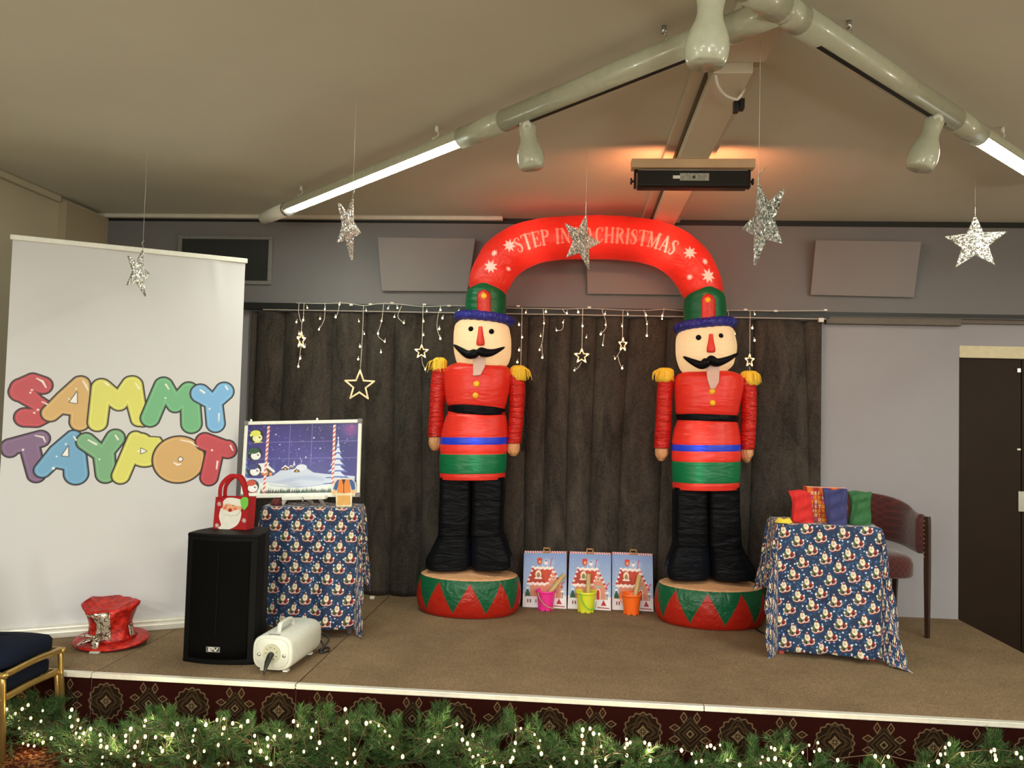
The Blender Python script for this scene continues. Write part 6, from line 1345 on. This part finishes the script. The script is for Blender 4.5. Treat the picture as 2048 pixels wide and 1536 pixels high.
stems = MB()
def spray(base, d, L, nl=.056, nn=46):
    d = d/np.linalg.norm(d); side = np.cross(d, (0, 0, 1.)); side /= np.linalg.norm(side)+1e-9; up = np.cross(side, d); droop = np.array((0, 0, -1.))*rg.uniform(.0, .25)
    pts = [base+d*L*f+droop*L*f*f*.5 for f in np.linspace(0, 1, 5)]; stems.tube(pts, [.0035, .003, .0025, .002, .001], 4)
    for k in range(nn):
        f = rg.uniform(.05, 1); p = base+d*L*f+droop*L*f*f*.5; a = rg.uniform(0, 2*PI); r = side*math.cos(a)+up*math.sin(a)
        needle(p, d*rg.uniform(.75, 1.2)+r*rg.uniform(.6, .9), nl*(1-.35*f)*rg.uniform(.7, 1.15), .0017)
def ztop_at(px, Y):
    return onY(px, np.interp(px, tx, ty), Y)[2]
for k in range(1250):
    px = rg.uniform(-60, 2110); left = px < 130; Yg = rg.uniform(3.42, 3.72) if not left else rg.uniform(3.70, 3.79)
    zt_ = ztop_at(px, Yg); lo = .02 if not left else .06
    L = rg.uniform(.09, .16); z = lo+(max(zt_-L*.75, lo+.02)-lo)*rg.random()**.75; p = onY(px, 1500, Yg); p[2] = z; q = rg.uniform(0, 2*PI)
    d = np.array((math.cos(q)*.8, -abs(math.sin(q))*.7+.15, rg.uniform(-.15, 1.0)))
    if p[1]+d[1]*L < 3.33: d[1] = abs(d[1])*.2
    spray(p, d, L, nn=40)
for px, y in TOP:      # the sprigs that stand out on top
    for k in range(5):
        Yg = rg.uniform(3.55, 3.70) if px > 130 else 3.75; zt_ = onY(px+rg.uniform(-14, 14), y, Yg); base = zt_-np.array((rg.uniform(-.03, .03), 0, .13)); spray(base, zt_-base, .12, .05, 60)
b = MB(); b.add(V_, F_, 0, False); fo = b.build('needles', 'needle_green', gar); fo['kind'] = 'stuff'
so = stems.build('twigs', 'twig_brown', gar); so['kind'] = 'stuff'
Z1 = '38,230 90,255 130,228 165,205 250,238 113,295 180,282 240,300 30,315 113,340 160,340 300,355 300,400 252,425 200,445 135,430 165,440 220,380 420,232 410,275 457,293 420,330 470,340 530,345 445,370 490,370 465,395 590,412 480,440 410,465 590,447 625,452 415,530 600,510 597,550 585,380 665,385 650,490 735,385 765,345 850,297 845,328 850,390 735,418 805,420 790,450 750,507 835,485 870,495 880,520 785,555 910,393 940,455 950,475 1038,315 1010,378 965,390 1100,508 1140,540 1270,292 1205,320 1142,350 1132,385 1127,415 1195,475 1278,440 1335,545 1280,550 1310,340 1310,288 1362,312 1410,333 1450,300 1300,375 1340,400 1490,385 1565,400 1605,390 1495,430 1568,445 1525,475 1462,480 1560,515 1468,530 1585,550 1635,355 1680,383 1698,388 1718,300 1743,325 1850,305 1828,352 1820,395 1778,478 1705,485 1870,425 1855,460 1945,515 1967,545 2033,545 2020,230 2030,305 2020,405'
Z2 = '95,312 120,305 168,325 205,358 232,385 250,455 30,465 22,493 30,540 308,507 460,415 497,393 540,440 517,480 548,350 625,318 655,330 720,382 687,430 658,408 700,465 720,510 750,500 775,565 845,540 890,565 970,350 1000,342 1080,378 1112,413 968,427 1103,452 962,472 952,515 1120,490 940,535 1253,517 1175,570 1358,385 1362,350 1405,343 1425,372 1458,375 1470,448 1368,430 1362,463 1358,487 1325,540 1435,535 1495,523 1440,568 1618,405 1640,425 1622,435 1610,455 1620,500 1725,425 1752,435 1748,470 1757,530 2000,490 2025,540 1940,470'
Z3 = '45,485 68,478 92,495 127,475 250,600 172,570 10,575 395,550 383,590 432,565 450,490 472,500 475,560 530,580 570,600 650,522 690,475 745,460 722,515 755,505 695,595 870,570 1107,545 1190,548 1160,608 1445,605 1505,580 1550,490 1575,468 1520,535 1550,530 1565,608 1660,533 1860,505 1840,515 1865,540 1870,565 2000,525 2030,555'
BP = []
for s, x0_, k in ((Z1, 0, 2.926), (Z2, 700, 2.926), (Z3, 1400, 3.16)):
    for t_ in s.split(): a, b_ = map(float, t_.split(',')); BP.append((x0_+a/k, 1340+b_/k))
fl = thing('fairy_lights', (0, 3.5, .1), 'warm white fairy lights wound through the pine garland', 'string lights'); pos = []
for x, y in BP:
    Yg = (3.66 if x < 130 else 3.40)+rg.uniform(0, .05); p = onY(x, y, Yg)
    if p[2] < .015: p = onZ(x, y, .02)
    pos.append((p, rg.uniform(.0045, .0085)))
order = sorted(range(len(pos)), key=lambda i: -pos[i][1]); rest = MB()
for n_, i in enumerate(order):
    p, r_ = pos[i]; b = rest if n_ >= 98 else MB(); b.ball(p, (r_*.8, r_*.8, r_*1.1), 8, 6)
    if n_ < 98: b.build('bulb', 'garland_bulb', fl)
o = rest.build('bulbs', 'garland_bulb', fl); o['kind'] = 'stuff'
ps = sorted([p for p, r_ in pos], key=lambda p: p[0]); MB().tube(np.array([p+np.array((0, .03, -.006)) for p in ps]), .0018, 5).build('light_wire', 'twig_brown', fl)
for k in range(0, len(ps), 9):
    p = ps[k]; point('garland_glow', (p[0], p[1]+.04, p[2]+.02), 1.1, (1, .82, .46), .02)
